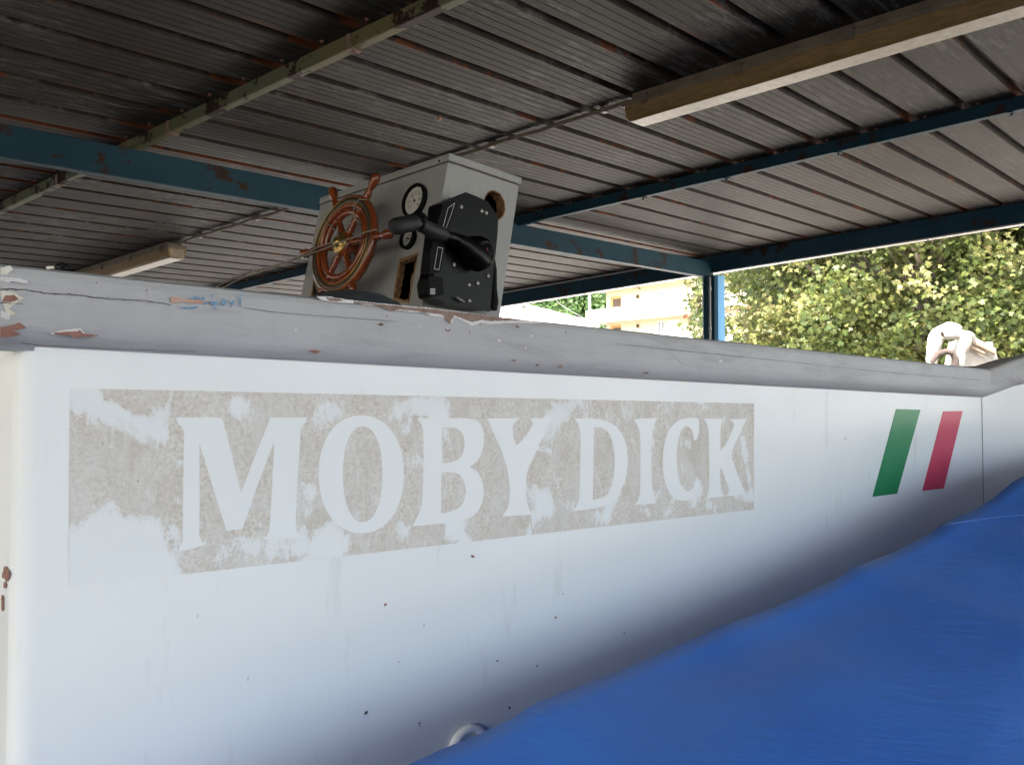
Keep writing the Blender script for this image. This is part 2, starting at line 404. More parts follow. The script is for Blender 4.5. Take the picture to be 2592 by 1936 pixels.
m.box(Vector((a.x,YP-.01,0)),(e1_,e2_,Vector((0,0,1))),(0,0,0),(.088,.06,ZT)); q=m.build('post',M['bluepost'],shed,.002,1); q['label']='blue flange of the corner post, light painted into its colour'
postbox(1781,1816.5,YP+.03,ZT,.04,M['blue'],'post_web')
m=MB(); a=hit(1797,800,Vector((0,YP,0)),Vector((0,1,0))); m.tube([Vector((a.x,YP-.002,.0)),Vector((a.x,YP-.002,1.55)),Vector((a.x,YP-.002,ZT-.02))],.011,8)
for zz in (1.2,1.98+.35,2.7): m.tube([Vector((a.x,YP-.002,zz)),Vector((a.x,YP-.002,zz+.03))],.016,8)
m.build('drain_pipe',M['pipe'],shed)
# more posts, out of view, that carry the roof
for (aa,bb) in ((A_LO+.1,3.2),(7.55,3.2),(A_LO+.1,-8.6),(7.55,-8.6),(A_LO+.1,-4.25)):
    P=AB(aa,bb,.2); m=MB(); m.box(Vector((P.x,P.y,0)),(Vector((1,0,0)),Vector((0,1,0)),Vector((0,0,1))),(-.05,-.05,0),(.05,.05,P.z)); m.build('post',M['bluepost'],shed)
# hook wires under the edge trim
for bb in (-5.05,-6.95):
    m=MB(); P=AB(7.6,bb,.166); pts=[P+DA*.0+NN*.03,P,P-NN*.02+DB*.006]+[P-NN*(.03-.012*math.cos(t))+DB*(.02-.014*math.cos(t)+.01*math.sin(t)) for t in (1.,2.,3.,4.)]
    m.tube(pts,.004,6); m.build('wire_hook',M['conduit'],shed)

# ------------------------------------------------------------------ fluorescent fittings and conduits
def lamp(b0,L,label):
    """fitting along DB from b0 (end nearest the beam) of length L (signed)"""
    s=1 if L>0 else -1; L=abs(L); D=DB*s; n=-NN; o=AB(3.47,b0,.0)
    t=thing('strip_light',o+n*.05,label,'strip light','yellowed strip lights under the roof')
    m=MB(); m.box(o,(D,DA,n),(.05,.012,.001),(L-.05,.13,.03)); m.build('backing_rail',M['housing'],t,.002,1)
    m=MB(); m.box(o,(D,DA,n),(0,.0,.0305),(L,.148,.056)); m.build('housing',M['housing'],t,.004,2)
    m=MB() # diffuser: trapezoid trough with rounded end
    sec=[(.002,.0565),(.008,.112),(.020,.126),(.126,.126),(.138,.112),(.144,.0565)]
    V=[]; xs=[(.012,.0),(.016,.65),(.03,1.),(L-.03,1.),(L-.016,.65),(L-.012,.0)]
    for (x,k) in xs:
        for (aa,z) in sec:
            zz=.0565+(z-.0565)*(1 if k==1. else (.9 if k>.5 else .0)); 
            V.append(o+D*x+DA*aa+n*zz)
    ns=len(sec); F=[(i*ns+j,i*ns+j+1,(i+1)*ns+j+1,(i+1)*ns+j) for i in range(len(xs)-1) for j in range(ns-1)]
    m.add(V,F,0,False)
    for k,f in enumerate(m.f):
        if k%(ns-1)==2: m.m[k]=1
    m.build('diffuser',[M['diff'],M['diff2']],t,.002,2)
    x=.1
    while x<L:
        m=MB(); m.box(o,(D,DA,n),(x,-.005,.024),(x+.034,-.0005,.066)); m.box(o,(D,DA,n),(x,-.005,.022),(x+.034,.012,.0245)); m.build('clip',M['clip'],t,.001,1); x+=.46
    return t
lamp(-2.335,2.9,'long yellowed strip light at the upper right, close to the camera')
l2=lamp(-6.28,-2.9,'strip light at the left, partly hidden behind the boat rail')
def conduit(b0,b1,label,sag=0):
    m=MB(); N=14
    m.tube([AB(3.53+.004*math.sin(i*1.3),b0+(b1-b0)*i/N,.016+.003*math.sin(i*2.1)) for i in range(N+1)],.0105,8)
    for bb in np.arange(b0+.3,b1,.7): m.box(AB(3.53,bb,0),(DB,DA,-NN),(-.012,-.016,.001),(.012,.016,.0295))
    return tag(m.build('conduit',M['conduit']),label,'conduit','cable conduits along the roof')
conduit(-4.17,-2.33,'thin brown conduit running from the large strip light to above the console')
conduit(-6.26,-4.62,'thin pale conduit running from the blue beam to the strip light at the left')
m=MB(); P=AB(3.05,-3.06,0); m.lathe(P,-NN,[(0,.006),(.012,.012),(.02,.008),(.024,.0)],8); tag(m.build('roof_bolt',M['orangesmear']),'small rusty orange bolt head in the roof sheet above the console','bolt')

# ================================================================== BOAT
az=math.atan((3877-CX)/FPX); U=Vector((math.sin(az),math.cos(az),0)); V_=Vector((-math.cos(az),math.sin(az),0)); Z=Vector((0,0,1))
BO=Vector((-.559,1.1,0))
def BP(u,v,z): return BO+U*u+V_*v+Z*z
def hp(x,y,v=0.): return hit(x,y,BO+V_*v,V_)
def uvz(P): d=P-BO; return d.dot(U),d.dot(V_),P.z
boat=thing('boat',BP(1.8,.9,0),'white wooden boat with grey rub rail and a scraped name panel on its side','boat')
UL=-.060; US=2.808; WID=1.84
# plan stations of the near side: (u, v, rise of sheer)
st=[(UL,.026,0.),(UL+.003,.013,0.),(UL+.010,.004,0.),(UL+.024,0.,0.),(.3,0,0),(.6,0,0),(1.2,0,0),(1.8,0,0),(2.4,0,0),(US,0,0)]
t25=R(27)
for k in range(1,6): 
    s=.12*k; st.append((US+s*math.cos(t25),-s*math.sin(t25),.12*(1-math.exp(-s*3.2))))
lu,lv,lr=st[-1]
for k,(du,dv) in enumerate(((.25,-.03),(.5,.08),(.75,.30),(.95,.58),(1.08,.92+.25))): st.append((lu+du,lv+dv,lr))
def sheer(u): return 1.772-.0135*(u+.06)       # top of rail
hm=MB()
levels=[(0,0.),(-.35,.0),(-.80,.0),(-.95,.03),(-1.08,.12),(-1.2,.34),(-1.3,.62),(-1.33,.9)]
def row(u,v,r):
    top=sheer(u)+r-.012; out=[]
    cl=.92-v
    for dz,fi in levels: out.append(BP(u+ (0.0 if u<US else .0),v+fi*cl/.92,top+dz))
    return out
rows=[row(*s_) for s_ in st]; nl=len(levels)
Vh=[p for r_ in rows for p in r_]
F=[(i*nl+j,i*nl+j+1,(i+1)*nl+j+1,(i+1)*nl+j) for i in range(len(rows)-1) for j in range(nl-1)]
def mirror(P):
    u,v,z=uvz(P); return BP(u,1.84-v,z)
hm.add(Vh,F,0,True); hm.add([mirror(p) for p in Vh],[f[::-1] for f in F],0,True)
tr=rows[0]+[mirror(p) for p in rows[0][::-1]]; hm.add(tr,[tuple(range(len(tr)))],0)
# weather marks in the paint: small chips traced on the side
def blob(cx,cy,rx,ry,ang=0,n=11,jag=.35,v=-.0012):
    out=[]
    for k in range(n):
        t=2*math.pi*k/n; r=1+jag*(random.random()*2-1); x=rx*r*math.cos(t); y=ry*r*math.sin(t)
        out.append(hp(cx+x*math.cos(ang)-y*math.sin(ang),cy+x*math.sin(ang)+y*math.cos(ang),v))
    return out
for (x,y,rx,ry,an,mt) in [(927,1803,11,5,-.9,3),(1290,1790,5,5,0,3),(1062,1829,4,4,0,3),(975,1530,9,5,-.9,2),(1197,1408,8,5,0,2),(1073,1583,3,8,.3,1),(1407,1562,4,6,0,2),(1259,1672,6,4,0,2),(1359,1684,4,5,0,2),
    (1580,1602,3,9,.1,1),(628,1716,3,10,.1,1),(1063,1836,2,6,0,2),(1195,1405,3,3,0,3),(1425,1503,3,5,.3,1),(2140,1110,3,6,0,1),(500,1560,3,9,0,1),(1010,1675,6,3,0,1)]:
    hm.poly(blob(x,y,rx*.55,ry*.6,an)[::-1],mt)
# chip on the transom corner
for (cx_,cy_,rx_,ry_) in ((15,1452,11,17),(12,1480,4,10),(6,1525,4,22)):
    pts=[hit(cx_+rx_*random.uniform(.7,1.2)*math.cos(t),cy_+ry_*random.uniform(.8,1.2)*math.sin(t),BP(UL-.0012,0,0),U) for t in np.linspace(0,2*math.pi,13)[:-1]]
    hm.poly(pts[::-1],2)
hm.build('hull',[M['hullwhite'],simple("grey_scuff",(.45,.44,.42),(.5,.48,.45),50),M['wood_red'],M['crack']],boat)
# seam batten lines
m=MB(); a0=hp(2484,1003,-.001); 
m.box(BP(US-.0012,-.0014,0),(U,V_,Z),(0,0,1.0),(.0024,.0006,1.66)); m.build('seam',M['crack'],boat)
# inner deck
dk=MB(); P_=[BP(s_[0],s_[1]+.05,1.12) for s_ in st]; P2=[mirror(p) for p in P_]
dk.add(P_+P2[::-1],[tuple(range(2*len(P_)))]); dk.build('deck',simple("white_deck_paint",(.68,.67,.63),(.58,.57,.54),5,.7),boat)
# rub rail, swept profile (v offset outward negative, z relative to sheer)
prof_r=[(.075,-.006),(.070,.0),(-.020,.0),(-.030,-.004),(-.033,-.012),(-.034,-.045),(-.034,-.060),(-.0325,-.071),(-.028,-.081),(-.020,-.089),(-.010,-.0935),(.0015,-.095),(.0015,-.10),(.03,-.10)]
def rail_mesh(stn):
    V=[]; n=len(stn)
    for i,(u,v,r) in enumerate(stn):
        a_=stn[max(i-1,0)]; b_=stn[min(i+1,n-1)]; d1=Vector((u-a_[0],v-a_[1])); d2=Vector((b_[0]-u,b_[1]-v))
        if d1.length<1e-6:d1=d2
        if d2.length<1e-6:d2=d1
        d1.normalize();d2.normalize(); t=(d1+d2).normalized(); c=max(.4,t.dot(d1)); nx=Vector((-t.y,t.x))/c
        bulge=.0008*math.sin(u*7)
        for (o_,z_) in prof_r:
            V.append(BP(u+nx.x*(o_+ (bulge if o_<-.02 else 0)),v+nx.y*(o_+(bulge if o_<-.02 else 0)),sheer(u)+r+z_))
    k=len(prof_r); F=[(i*k+j,i*k+j+1,(i+1)*k+j+1,(i+1)*k+j) for i in range(n-1) for j in range(k-1)]
    return V,F
rm=MB(); fine=[(-.13,0.,0.),(-.05,0.,0.),(.1,0.,0.)]
for i in range(4,len(st)-1):
    seg=6 if st[i][0]<US-.01 else 1
    for q in range(seg):
        t=q/seg; fine.append(tuple(st[i][k]*(1-t)+st[i+1][k]*t for k in range(3)))
fine.append(st[-1]); fine[0]=(-.13,0.,0.)
Vr,Fr=rail_mesh(fine); kk=len(prof_r); flat_=[f for f in Fr if f[0]%kk<6]; rnd_=[f for f in Fr if f[0]%kk>=6]
for VV,rv in ((Vr,1),([mirror(p) for p in Vr],-1)):
    rm.add(VV,[f[::rv] for f in flat_],0,False); rm.add(VV,[f[::rv] for f in rnd_],0,True)
# transom part of the rail
tst=[(UL,1.84,0),(UL,.9,0),(UL,0,0)]
k=len(prof_r); Vt=[BP(UL+o_,v_+.01,sheer(UL)+z_) for v_ in (1.84,.9,.05) for (o_,z_) in prof_r]
rm.add(Vt,[(i*k+j,i*k+j+1,(i+1)*k+j+1,(i+1)*k+j) for i in range(2) for j in range(k-1)],0,True)
rm.add([Vr[j] for j in range(k)],[tuple(range(k))],0)
RV=-.0352
def rp(x,y,k=0): return hit(x,y,BO+V_*(RV-.0004*k),V_)
z5=lambda x,y:(x/2.212,650+y/2.212)
z1=lambda x,y:(700+x/3.16,350+y/3.16)
def jag(pts,amp=1.6,sub=3):
    out=[]; n=len(pts)
    for i in range(n):
        a=Vector(pts[i]); b_=Vector(pts[(i+1)%n]); L=(b_-a).length; s_=max(1,int(L/3.2))
        for q in range(s_):
            p=a.lerp(b_,q/s_); 
            if q or True: p=p+Vector((random.uniform(-amp,amp),random.uniform(-amp,amp)))
            out.append((p.x,p.y))
    return out
def patch(pts,mat,layer,amp=1.3):
    P=[rp(x,y,layer) for x,y in jag(pts,amp)]
    rm.poly(P[::-1],mat)
T=lambda L,f:[f(*p) for p in L]
patch(T([(320,1262),(430,1268),(600,1296),(900,1328),(1200,1355),(1500,1392),(1900,1450),(2160,1474),(2050,1482),(1850,1480),(1700,1487),(1640,1477),(1560,1502),(1480,1452),(1425,1432),(1395,1482),(1370,1472),(1340,1432),(1230,1422),(1180,1392),(1080,1392),(1000,1377),(920,1377),(850,1347),(740,1337),(640,1322),(540,1317),(440,1312),(350,1292)],z1),1,0,.8)
patch(T([(390,1272),(470,1278),(540,1296),(480,1307),(420,1302)],z1),2,1,.8)
patch(T([(610,1304),(900,1334),(1200,1362),(1600,1408),(1950,1450),(1900,1458),(1700,1462),(1650,1452),(1560,1472),(1540,1462),(1420,1417),(1385,1487),(1365,1462),(1330,1412),(1230,1397),(1080,1380),(990,1370),(910,1384),(850,1352),(740,1327),(620,1320)],z1),2,1,.9)
patch(T([(280,426),(360,410),(435,402),(450,400),(470,424),(480,432),(400,434),(300,434)],z5),1,0,.5)
patch(T([(295,425),(360,420),(438,416),(446,406),(466,430),(560,440),(520,446),(470,446),(430,458),(390,442),(310,434)],z5),3,1,.6)
patch(T([(2,395),(60,385),(110,367),(150,400),(75,412),(120,437),(40,452),(2,450)],z5),3,1,1)
patch(T([(2,212),(40,330),(90,320),(50,290),(130,230),(70,195),(2,190)],z5),4,0,1.5)
patch(T([(30,216),(82,214),(105,238),(62,256),(10,252)],z5),3,1,1)
patch(T([(2,112),(90,118),(152,132),(150,152),(100,146),(40,142),(2,132)],z5),1,0,1)
patch(T([(2,60),(60,50),(75,72),(40,98),(2,100)],z5),4,0,1.2)
patch(T([(255,55),(300,52),(305,66),(265,70)],z5),4,0,.8)
patch(T([(5,300),(60,330),(50,352),(2,340)],z5),1,0,1)
patch(T([(1727,526),(1765,520),(1798,530),(1765,544)],z5),3,1,.6)
patch(T([(955,226),(1010,222),(1020,236),(1150,250),(1140,262),(1040,256),(960,258)],z5),5,1,.9)
for (x,y,rx,ry) in [(random.uniform(1060,1360),random.uniform(215,285),random.uniform(3,9),random.uniform(2,7)) for _ in range(26)]+[(1090,228,26,10),(1150,262,9,10),(1195,262,17,13),(1190,218,10,8),(1255,255,16,18),(1300,262,12,14),(1345,250,7,30),(1060,285,60,8),(1200,290,20,6),(1135,236,20,7)]:
    patch([(z5(x,y)[0]+rx/2.212*math.cos(t)*random.uniform(.6,1.2),z5(x,y)[1]+ry/2.212*math.sin(t)*random.uniform(.6,1.2)) for t in np.linspace(0,2*math.pi,9)[:-1]],6,2,.5)
for (x,y,rx,ry) in [(540,147,5,5),(760,128,6,5),(915,135,7,6),(1518,190,8,4),(2132,378,14,9),(2170,332,5,4)]:
    patch([(z5(x,y)[0]+rx/2.212*math.cos(t)*random.uniform(.7,1.2),z5(x,y)[1]+ry/2.212*math.sin(t)*random.uniform(.7,1.2)) for t in np.linspace(0,2*math.pi,8)[:-1]],2,1,.3)
for (x,y,rx,ry,mt) in [(1372,1532,24,14,2),(1370,1522,12,10,1),(835,1490,20,12,2),(885,1422,8,5,2),(1150,1500,9,6,1),(1545,1553,6,12,2),(1925,1505,10,14,2),(1630,1485,9,8,2),(155,1535,7,14,1)]:
    patch([(z1(x,y)[0]+rx/3.16*math.cos(t)*random.uniform(.7,1.2),z1(x,y)[1]+ry/3.16*math.sin(t)*random.uniform(.7,1.2)) for t in np.linspace(0,2*math.pi,9)[:-1]],mt,1+(mt==1),.3)
for (x,y,rx,ry,mt) in [(1302,912,6,3,2),(1360,924,5,3,2),(1418,928,6,4,2),(1636,944,8,3,2),(1310,828,6,2,2),(1345,850,4,3,1),(1825,914,4,3,1),(1264,862,4,3,1),(1433,841,3,2,2),(1331,881,2,3,1)]:
    patch([(x+rx*math.cos(t)*random.uniform(.7,1.2),y+ry*math.sin(t)*random.uniform(.7,1.2)) for t in np.linspace(0,2*math.pi,9)[:-1]],mt,1,.3)
def crack(pts,w0,w1,mat=7,layer=1,step=6,amp=1.2):
    P=[]
    for i in range(len(pts)-1):
        a=Vector(pts[i]);b_=Vector(pts[i+1]);s_=max(1,int((b_-a).length/step))
        for q in range(s_): P.append(a.lerp(b_,q/s_)+Vector((0,random.uniform(-amp,amp))))
    P.append(Vector(pts[-1])); n=len(P); up=[];lo=[]
    for i,p in enumerate(P):
        w_=w0+(w1-w0)*i/(n-1); w_*=random.uniform(.5,1.3); up.append(rp(p.x,p.y-w_,layer)); lo.append(rp(p.x,p.y+w_,layer))
    Vv=up+lo; rm.add(Vv,[(i,i+n,i+n+1,i+1) for i in range(n-1)],mat)
crack(T([(0,180),(150,185),(250,205),(400,210),(520,225),(640,238),(800,245),(920,262),(960,272)],z5),1.5,.8)
crack(T([(1365,285),(1500,305),(1700,325),(2000,345),(2212,362)],z5),.5,.4,7,1,9,.4)
crack([(1560,870),(1700,885),(1900,905),(2200,938),(2480,962)],.5,.4,7,1,12,.3)
crack(T([(0,258),(80,262),(130,266)],z5),1.2,.6); crack(T([(60,140),(150,152)],z5),1.,.5)
crack([(1700,898),(1731,923)],.5,.4,7,1,9,.2)
crack([(55,868),(100,874),(300,884),(500,890)],.8,.5,7,1,8,.5)
rm.build('rub_rail',[M['rail'],M['primer'],M['wood_bare'],M['wood_red'],M['creamchip'],M['orangesmear'],M['bluesmear'],M['crack']],boat)

# ------------------------------------------------------------------ scraped name panel
def panel_mat():
    k=NT("scraped_fibreboard",.8,0,.2); o=k.uv(); x,y,_=k.sep(o)
    cov=k.attr('cover').outputs['Fac']
    fib=k.noise(o,170,5,.8); flk=k.noise(k.mp(o,(1,2.2,1),(0,0,0),(0,0,.5)),150,3,.8); tone=k.noise(o,9,4,.6)
    board=k.mix(k.ramp(fib,[(.38,0.),(.62,1.)]),(.50,.425,.345),(.78,.705,.61))
    board=k.mix(k.ramp(tone,[(.4,0.),(.65,.7)]),board,(.58,.50,.42))
    board=k.mix(k.ramp(flk,[(.68,0.),(.74,.8)]),board,(.24,.20,.16))
    board=k.mix(k.ramp(k.noise(k.mp(o,(1.6,1,1),(7,0,0),(0,0,.8)),120,2,.6),[(.70,0.),(.73,.9)]),board,(.13,.10,.08))
    st1=k.noise(k.mp(o,(9,4.5,1),(0,0,0),(0,0,R(35))),3.2,10,.78,1.1)
    cl=k.noise(o,7,10,.74,1.5)
    t=k.M('ADD',cov,k.M('ADD',k.M('MULTIPLY',k.M('SUBTRACT',st1,.5),2.4),k.M('MULTIPLY',k.M('SUBTRACT',cl,.5),1.5)))
    f=k.M('ADD',k.M('MULTIPLY',k.ramp(t,[(.40,0.),(.62,1.)]),.6),k.M('MULTIPLY',k.ramp(t,[(.15,0.),(.8,1.)]),.4))
    f=k.M('MAXIMUM',k.M('MULTIPLY',f,k.ramp(k.noise(o,300,2,.7),[(.25,.55),(.5,1.)])),k.ramp(t,[(.62,0.),(.9,1.)]))
    f=k.M('MAXIMUM',f,k.M('MULTIPLY',k.ramp(k.noise(k.mp(o,(6,3,1),(2,5,0),(0,0,R(40))),5,9,.8,.8),[(.40,.05),(.60,.45)]),1.0))
    k.color(k.mix(f,board,(.82,.815,.785))); k.bump(k.M('ADD',fib,k.M('MULTIPLY',f,.8)),.25,.002); return k.m
dsp=1.1718
ctl=[ # (x,y in the 2212-wide view, radius, amount) of paint left on the board
 (160,850,16,1.2),(165,880,14,.8),(190,848,24,.9),(153,1220,30,1.8),(200,1250,80,1.6),(240,1180,50,1.2),(300,1200,50,1.0),(330,1240,40,.8),(185,862,38,.9),(230,905,45,.35),(300,920,45,.30),(345,905,30,.45),(210,1240,95,.9),(270,1190,70,.9),(330,1230,50,.8),(320,1140,30,.6),(170,1230,60,.9),(225,1120,30,.2),
 (385,1000,14,.5),(382,1080,16,.6),(380,1150,18,.5),(375,950,14,.3),(512,885,26,.8),(545,930,22,.45),(520,870,15,.6),(475,1190,40,.5),(540,1180,40,.55),(600,1190,50,.5),(650,1180,35,.5),(530,1090,25,.45),
 (675,1060,24,.75),(665,1100,18,.5),(665,960,20,.35),(715,880,30,.7),(700,915,25,.5),(760,890,35,.2),(850,885,26,.4),(878,875,26,.5),(905,880,20,.4),(940,880,30,.9),(960,895,22,.7),(900,1000,22,.5),(890,1060,20,.35),(880,930,20,.35),
 (740,1170,30,.6),(700,1185,40,.7),(790,1175,24,.5),(990,1130,22,.7),(1000,1165,18,.8),(870,1140,24,.5),(905,1100,20,.45),(1165,1070,30,.75),(1180,1095,24,.6),(1130,1050,20,.3),(1180,940,30,.45),(1195,905,24,.5),(1210,890,30,.5),
 (1250,880,40,.35),(1330,890,50,.35),(1430,885,60,.35),(1530,890,50,.3),(1215,1010,14,.3),(1240,1090,18,.5),(1300,1110,24,.4),(1330,1060,20,.6),(1345,1035,14,.5),(1395,1100,18,.5),(1420,1070,16,.5),(1480,960,14,.5),(1475,1010,14,.4),(1500,1060,20,.5),(1530,1090,16,.6),
 (1580,1060,20,.4),(1610,1070,14,.6),(1600,980,14,.35),(1550,980,10,.4),(1410,960,14,.3),(1150,900,24,.3),(1370,950,14,.3),(1060,885,18,.3),(655,900,20,.25)]
stripes=[((1130,1175),(1160,1110),9,.6),((960,1160),(985,1110),10,.6),((690,1190),(720,1130),14,.5),((1310,1120),(1330,1060),9,.5),((1440,1110),(1470,1050),9,.5),((1500,1090),(1510,1040),8,.5),((240,880),(350,940),14,.7),((190,880),(330,960),8,.3),((1600,930),(1625,1080),5,.5),((1120,965),(1190,975),5,.5),((460,900),(490,1000),5,.1)]
pl=MB(); NX,NY=260,44; TLx,TRx=178,1909
cov=[];Vp=[];UVp=[]
def lerp(a,b,t): return a+(b-a)*t
for j in range(NY+1):
    for i in range(NX+1):
        t=i/NX; s_=j/NY
        # perspective-correct walk along the board
        P0_=hp(178,982,-.0008).lerp(hp(1909,1021,-.0008),t); P1_=hp(173,1486,-.0008).lerp(hp(1908,1289,-.0008),t)
        P=P0_.lerp(P1_,s_); Vp.append(P)
        u_,v_,z_=uvz(P); UVp.append((u_,z_))
        d=P-EYE; Yc=d.y*cp+d.z*sp; px=(CX+FPX*d.x/Yc)/dsp; py=(CY-FPX*(-d.y*sp+d.z*cp)/Yc)/dsp
        c=.12
        for (x,y,r,am) in ctl:
            q=((px-x)**2+(py-y)**2)/(r*r)
            if q<6: c+=am*math.exp(-q)*.9
        for (a,b_,r,am) in stripes:
            ax,ay=a;bx,by=b_; L2=(bx-ax)**2+(by-ay)**2; tt=max(0,min(1,((px-ax)*(bx-ax)+(py-ay)*(by-ay))/L2)); q=((px-ax-tt*(bx-ax))**2+(py-ay-tt*(by-ay))**2)/(r*r)
            if q<6: c+=am*math.exp(-q)
        cov.append(min(c,1.2))
pl.add(Vp,[(j*(NX+1)+i,(j+1)*(NX+1)+i,(j+1)*(NX+1)+i+1,j*(NX+1)+i+1) for j in range(NY) for i in range(NX)],0,False,UVp)
panel=pl.build('name_panel',panel_mat(),boat); panel['label']='scraped beige panel with patchy white paint round the letters'
at=panel.data.attributes.new('cover','FLOAT','POINT'); at.data.foreach_set('value',cov)
c6=lambda x,y:(x/2.212,950+y/2.212)
c7=lambda x,y:(900+x/2.011,950+y/2.011)
def smooth(pts,closed=True,sub=6):
    out=[];n=len(pts)
    for i in range(n):
        p0,p1,p2,p3=[Vector(pts[(i+k)%n]) for k in (-1,0,1,2)]
        for q in range(sub):
            t=q/sub; out.append(tuple(.5*((2*p1)+(p2-p0)*t+(2*p0-5*p1+4*p2-p3)*t*t+(3*p1-p0-3*p2+p3)*t**3)))
    return out
def ring(outer,inners):
    """polygon with holes as one face loop list, bridged"""
    cur=list(outer)
    for h in inners:
        best=min(((Vector(a)-Vector(b_)).length,i,j) for i,a in enumerate(cur) for j,b_ in enumerate(h))
        _,i,j=best; hh=h[j:]+h[:j]; cur=cur[:i+1]+hh+[hh[0]]+cur[i:]
    return cur
def soft(p,it=2,lim=48):
    for _ in range(it):
        out=[];n=len(p)
        for i in range(n):
            a,b_,c=Vector(p[i-1]),Vector(p[i]),Vector(p[(i+1)%n]); d1=b_-a;d2=c-b_
            ang=math.degrees(d1.angle(d2,0)) if d1.length>1e-6 and d2.length>1e-6 else 0
            if ang<lim: out+=[tuple(b_-d1*.25),tuple(b_+d2*.25)]
            else: out.append(tuple(b_))
        p=out
    return p
def rev(p,ccw):
    A=sum(p[i][0]*p[(i+1)%len(p)][1]-p[(i+1)%len(p)][0]*p[i][1] for i in range(len(p)))
    return p if (A>0)==ccw else p[::-1]
LET=[]
Mo=T([(985,235),(1110,235),(1215,235),(1238,236),(1252,262),(1350,655),(1420,470),(1515,235),(1620,235),(1720,235),(1712,262),(1684,300),(1668,560),(1655,830),(1664,880),(1694,906),(1580,913),(1468,920),(1490,900),(1507,880),(1520,700),(1535,372),(1440,620),(1357,860),(1315,864),(1268,868),(1190,620),(1116,376),(1118,700),(1116,900),(1135,940),(1152,926),(1150,945),(1090,965),(1000,985),(1010,955),(1022,930),(1024,700),(1030,320),(1022,295),(1000,275)],c6)
LET.append(('M',Mo,[]))
def ell(cx,cy,rx,ry,n=40,sh=0,sq=2.0):
    out=[]
    for k in range(n):
        t=2*math.pi*k/n; c_=math.cos(t);s_=math.sin(t); x=rx*abs(c_)**(2/sq)*(1 if c_>0 else -1); y=ry*abs(s_)**(2/sq)*(1 if s_>0 else -1)
        out.append((cx+x+sh*y,cy+y))
    return out
LET.append(('O',ell(914.5,1200,108,149,48,.0,2.15),[ell(918,1200,50,121,40,0,2.2)]))
Bo=T([(312,217),(450,217),(590,217),(635,240),(655,290),(655,350),(640,410),(612,445),(580,465),(618,485),(645,530),(655,590),(645,655),(612,705),(560,735),(500,748),(400,757),(290,768),(300,745),(325,700),(340,640),(345,500),(346,300),(338,250)],c7)
Bi1=T([(440,265),(500,262),(540,285),(556,330),(552,385),(530,425),(490,443),(440,447)],c7)
Bi2=T([(438,493),(500,492),(540,510),(560,560),(562,610),(545,660),(505,690),(435,702)],c7)
LET.append(('B',Bo,[Bi1,Bi2]))
Yo=T([(668,218),(750,218),(835,218),(815,235),(800,250),(802,300),(818,356),(850,330),(890,275),(905,245),(895,228),(880,218),(940,218),(1000,218),(990,235),(970,270),(950,320),(910,410),(872,490),(866,560),(868,620),(878,665),(897,708),(820,712),(748,718),(765,690),(780,660),(786,600),(784,540),(768,460),(745,390),(700,290),(685,250)],c7)
LET.append(('Y',Yo,[]))
Do=T([(1112,218),(1180,218),(1250,222),(1310,245),(1350,285),(1378,345),(1388,420),(1382,500),(1360,570),(1325,630),(1270,665),(1200,680),(1108,689),(1125,665),(1140,630),(1143,450),(1146,300),(1138,255)],c7)
Di=T([(1214,262),(1255,264),(1290,290),(1312,350),(1320,430),(1315,520),(1300,585),(1270,620),(1208,633)],c7)
LET.append(('D',Do,[Di]))
LET.append(('I',T([(1415,222),(1475,219),(1535,216),(1525,240),(1508,320),(1505,450),(1510,560),(1518,615),(1532,650),(1480,654),(1424,659),(1438,635),(1449,600),(1450,450),(1450,300),(1438,260)],c7),[]))
LET.append(('C',T([(1745,218),(1752,260),(1740,325),(1722,332),(1718,290),(1700,262),(1680,258),(1655,280),(1640,340),(1634,420),(1640,500),(1656,565),(1690,592),(1720,575),(1738,530),(1752,540),(1748,590),(1725,622),(1680,640),(1630,632),(1590,590),(1568,520),(1562,430),(1572,340),(1598,270),(1640,228),(1690,214)],c7),[]))
LET.append(('K',T([(1772,219),(1820,219),(1872,222),(1862,245),(1857,300),(1858,385),(1885,350),(1915,290),(1928,245),(1905,223),(1945,221),(1992,221),(1978,245),(1955,300),(1908,398),(1940,490),(1968,560),(1990,606),(1940,610),(1888,614),(1905,590),(1888,540),(1858,462),(1856,540),(1862,590),(1876,615),(1830,620),(1785,627),(1795,600),(1800,540),(1800,400),(1798,290),(1790,245)],c7),[]))
lm=NT("letter_paint",.45,0,.4); lo_=lm.obj(); lf=lm.noise(lo_,9,5,.6)
lm.color(lm.mix(lm.ramp(lf,[(.4,0.),(.7,.6)]),(.82,.815,.785),(.785,.78,.75)))
for nm,po,ho in LET:
    if nm in 'BYDCIK': po=soft(po); ho=[soft(h_) for h_ in ho]
    lp=ring(rev(po,True),[rev(h_,False) for h_ in ho])
    P=[hp(x,y,-.0013) for x,y in lp]
    m=MB(); m.poly(P[::-1],0); 
    for loop in [po]+ho:
        A_=[hp(x,y,-.0013) for x,y in loop]; B_=[hp(x,y,-.0006) for x,y in loop]; n_=len(loop)
        m.add(A_+B_,[(i,i+n_,(i+1)%n_+n_,(i+1)%n_) for i in range(n_)],0)
    lo=m.build('letter',lm.m,panel); lo['label']='raised white serif letter '+nm
# flag stripes
for nm,pts,mt in (('green',[(2269,1035),(2330,1037),(2271,1249),(2209,1257)],'green_stripe'),('red',[(2388,1041),(2437,1040),(2389,1236),(2335,1242)],'red_stripe')):
    m=MB(); P=[hp(x,y,-.0012) for x,y in pts][::-1]; m.poly(P,0,V_*.001); o=m.build('flag_stripe',M[mt],boat); o['label']=nm+' slanted paint stripe at the right of the name'
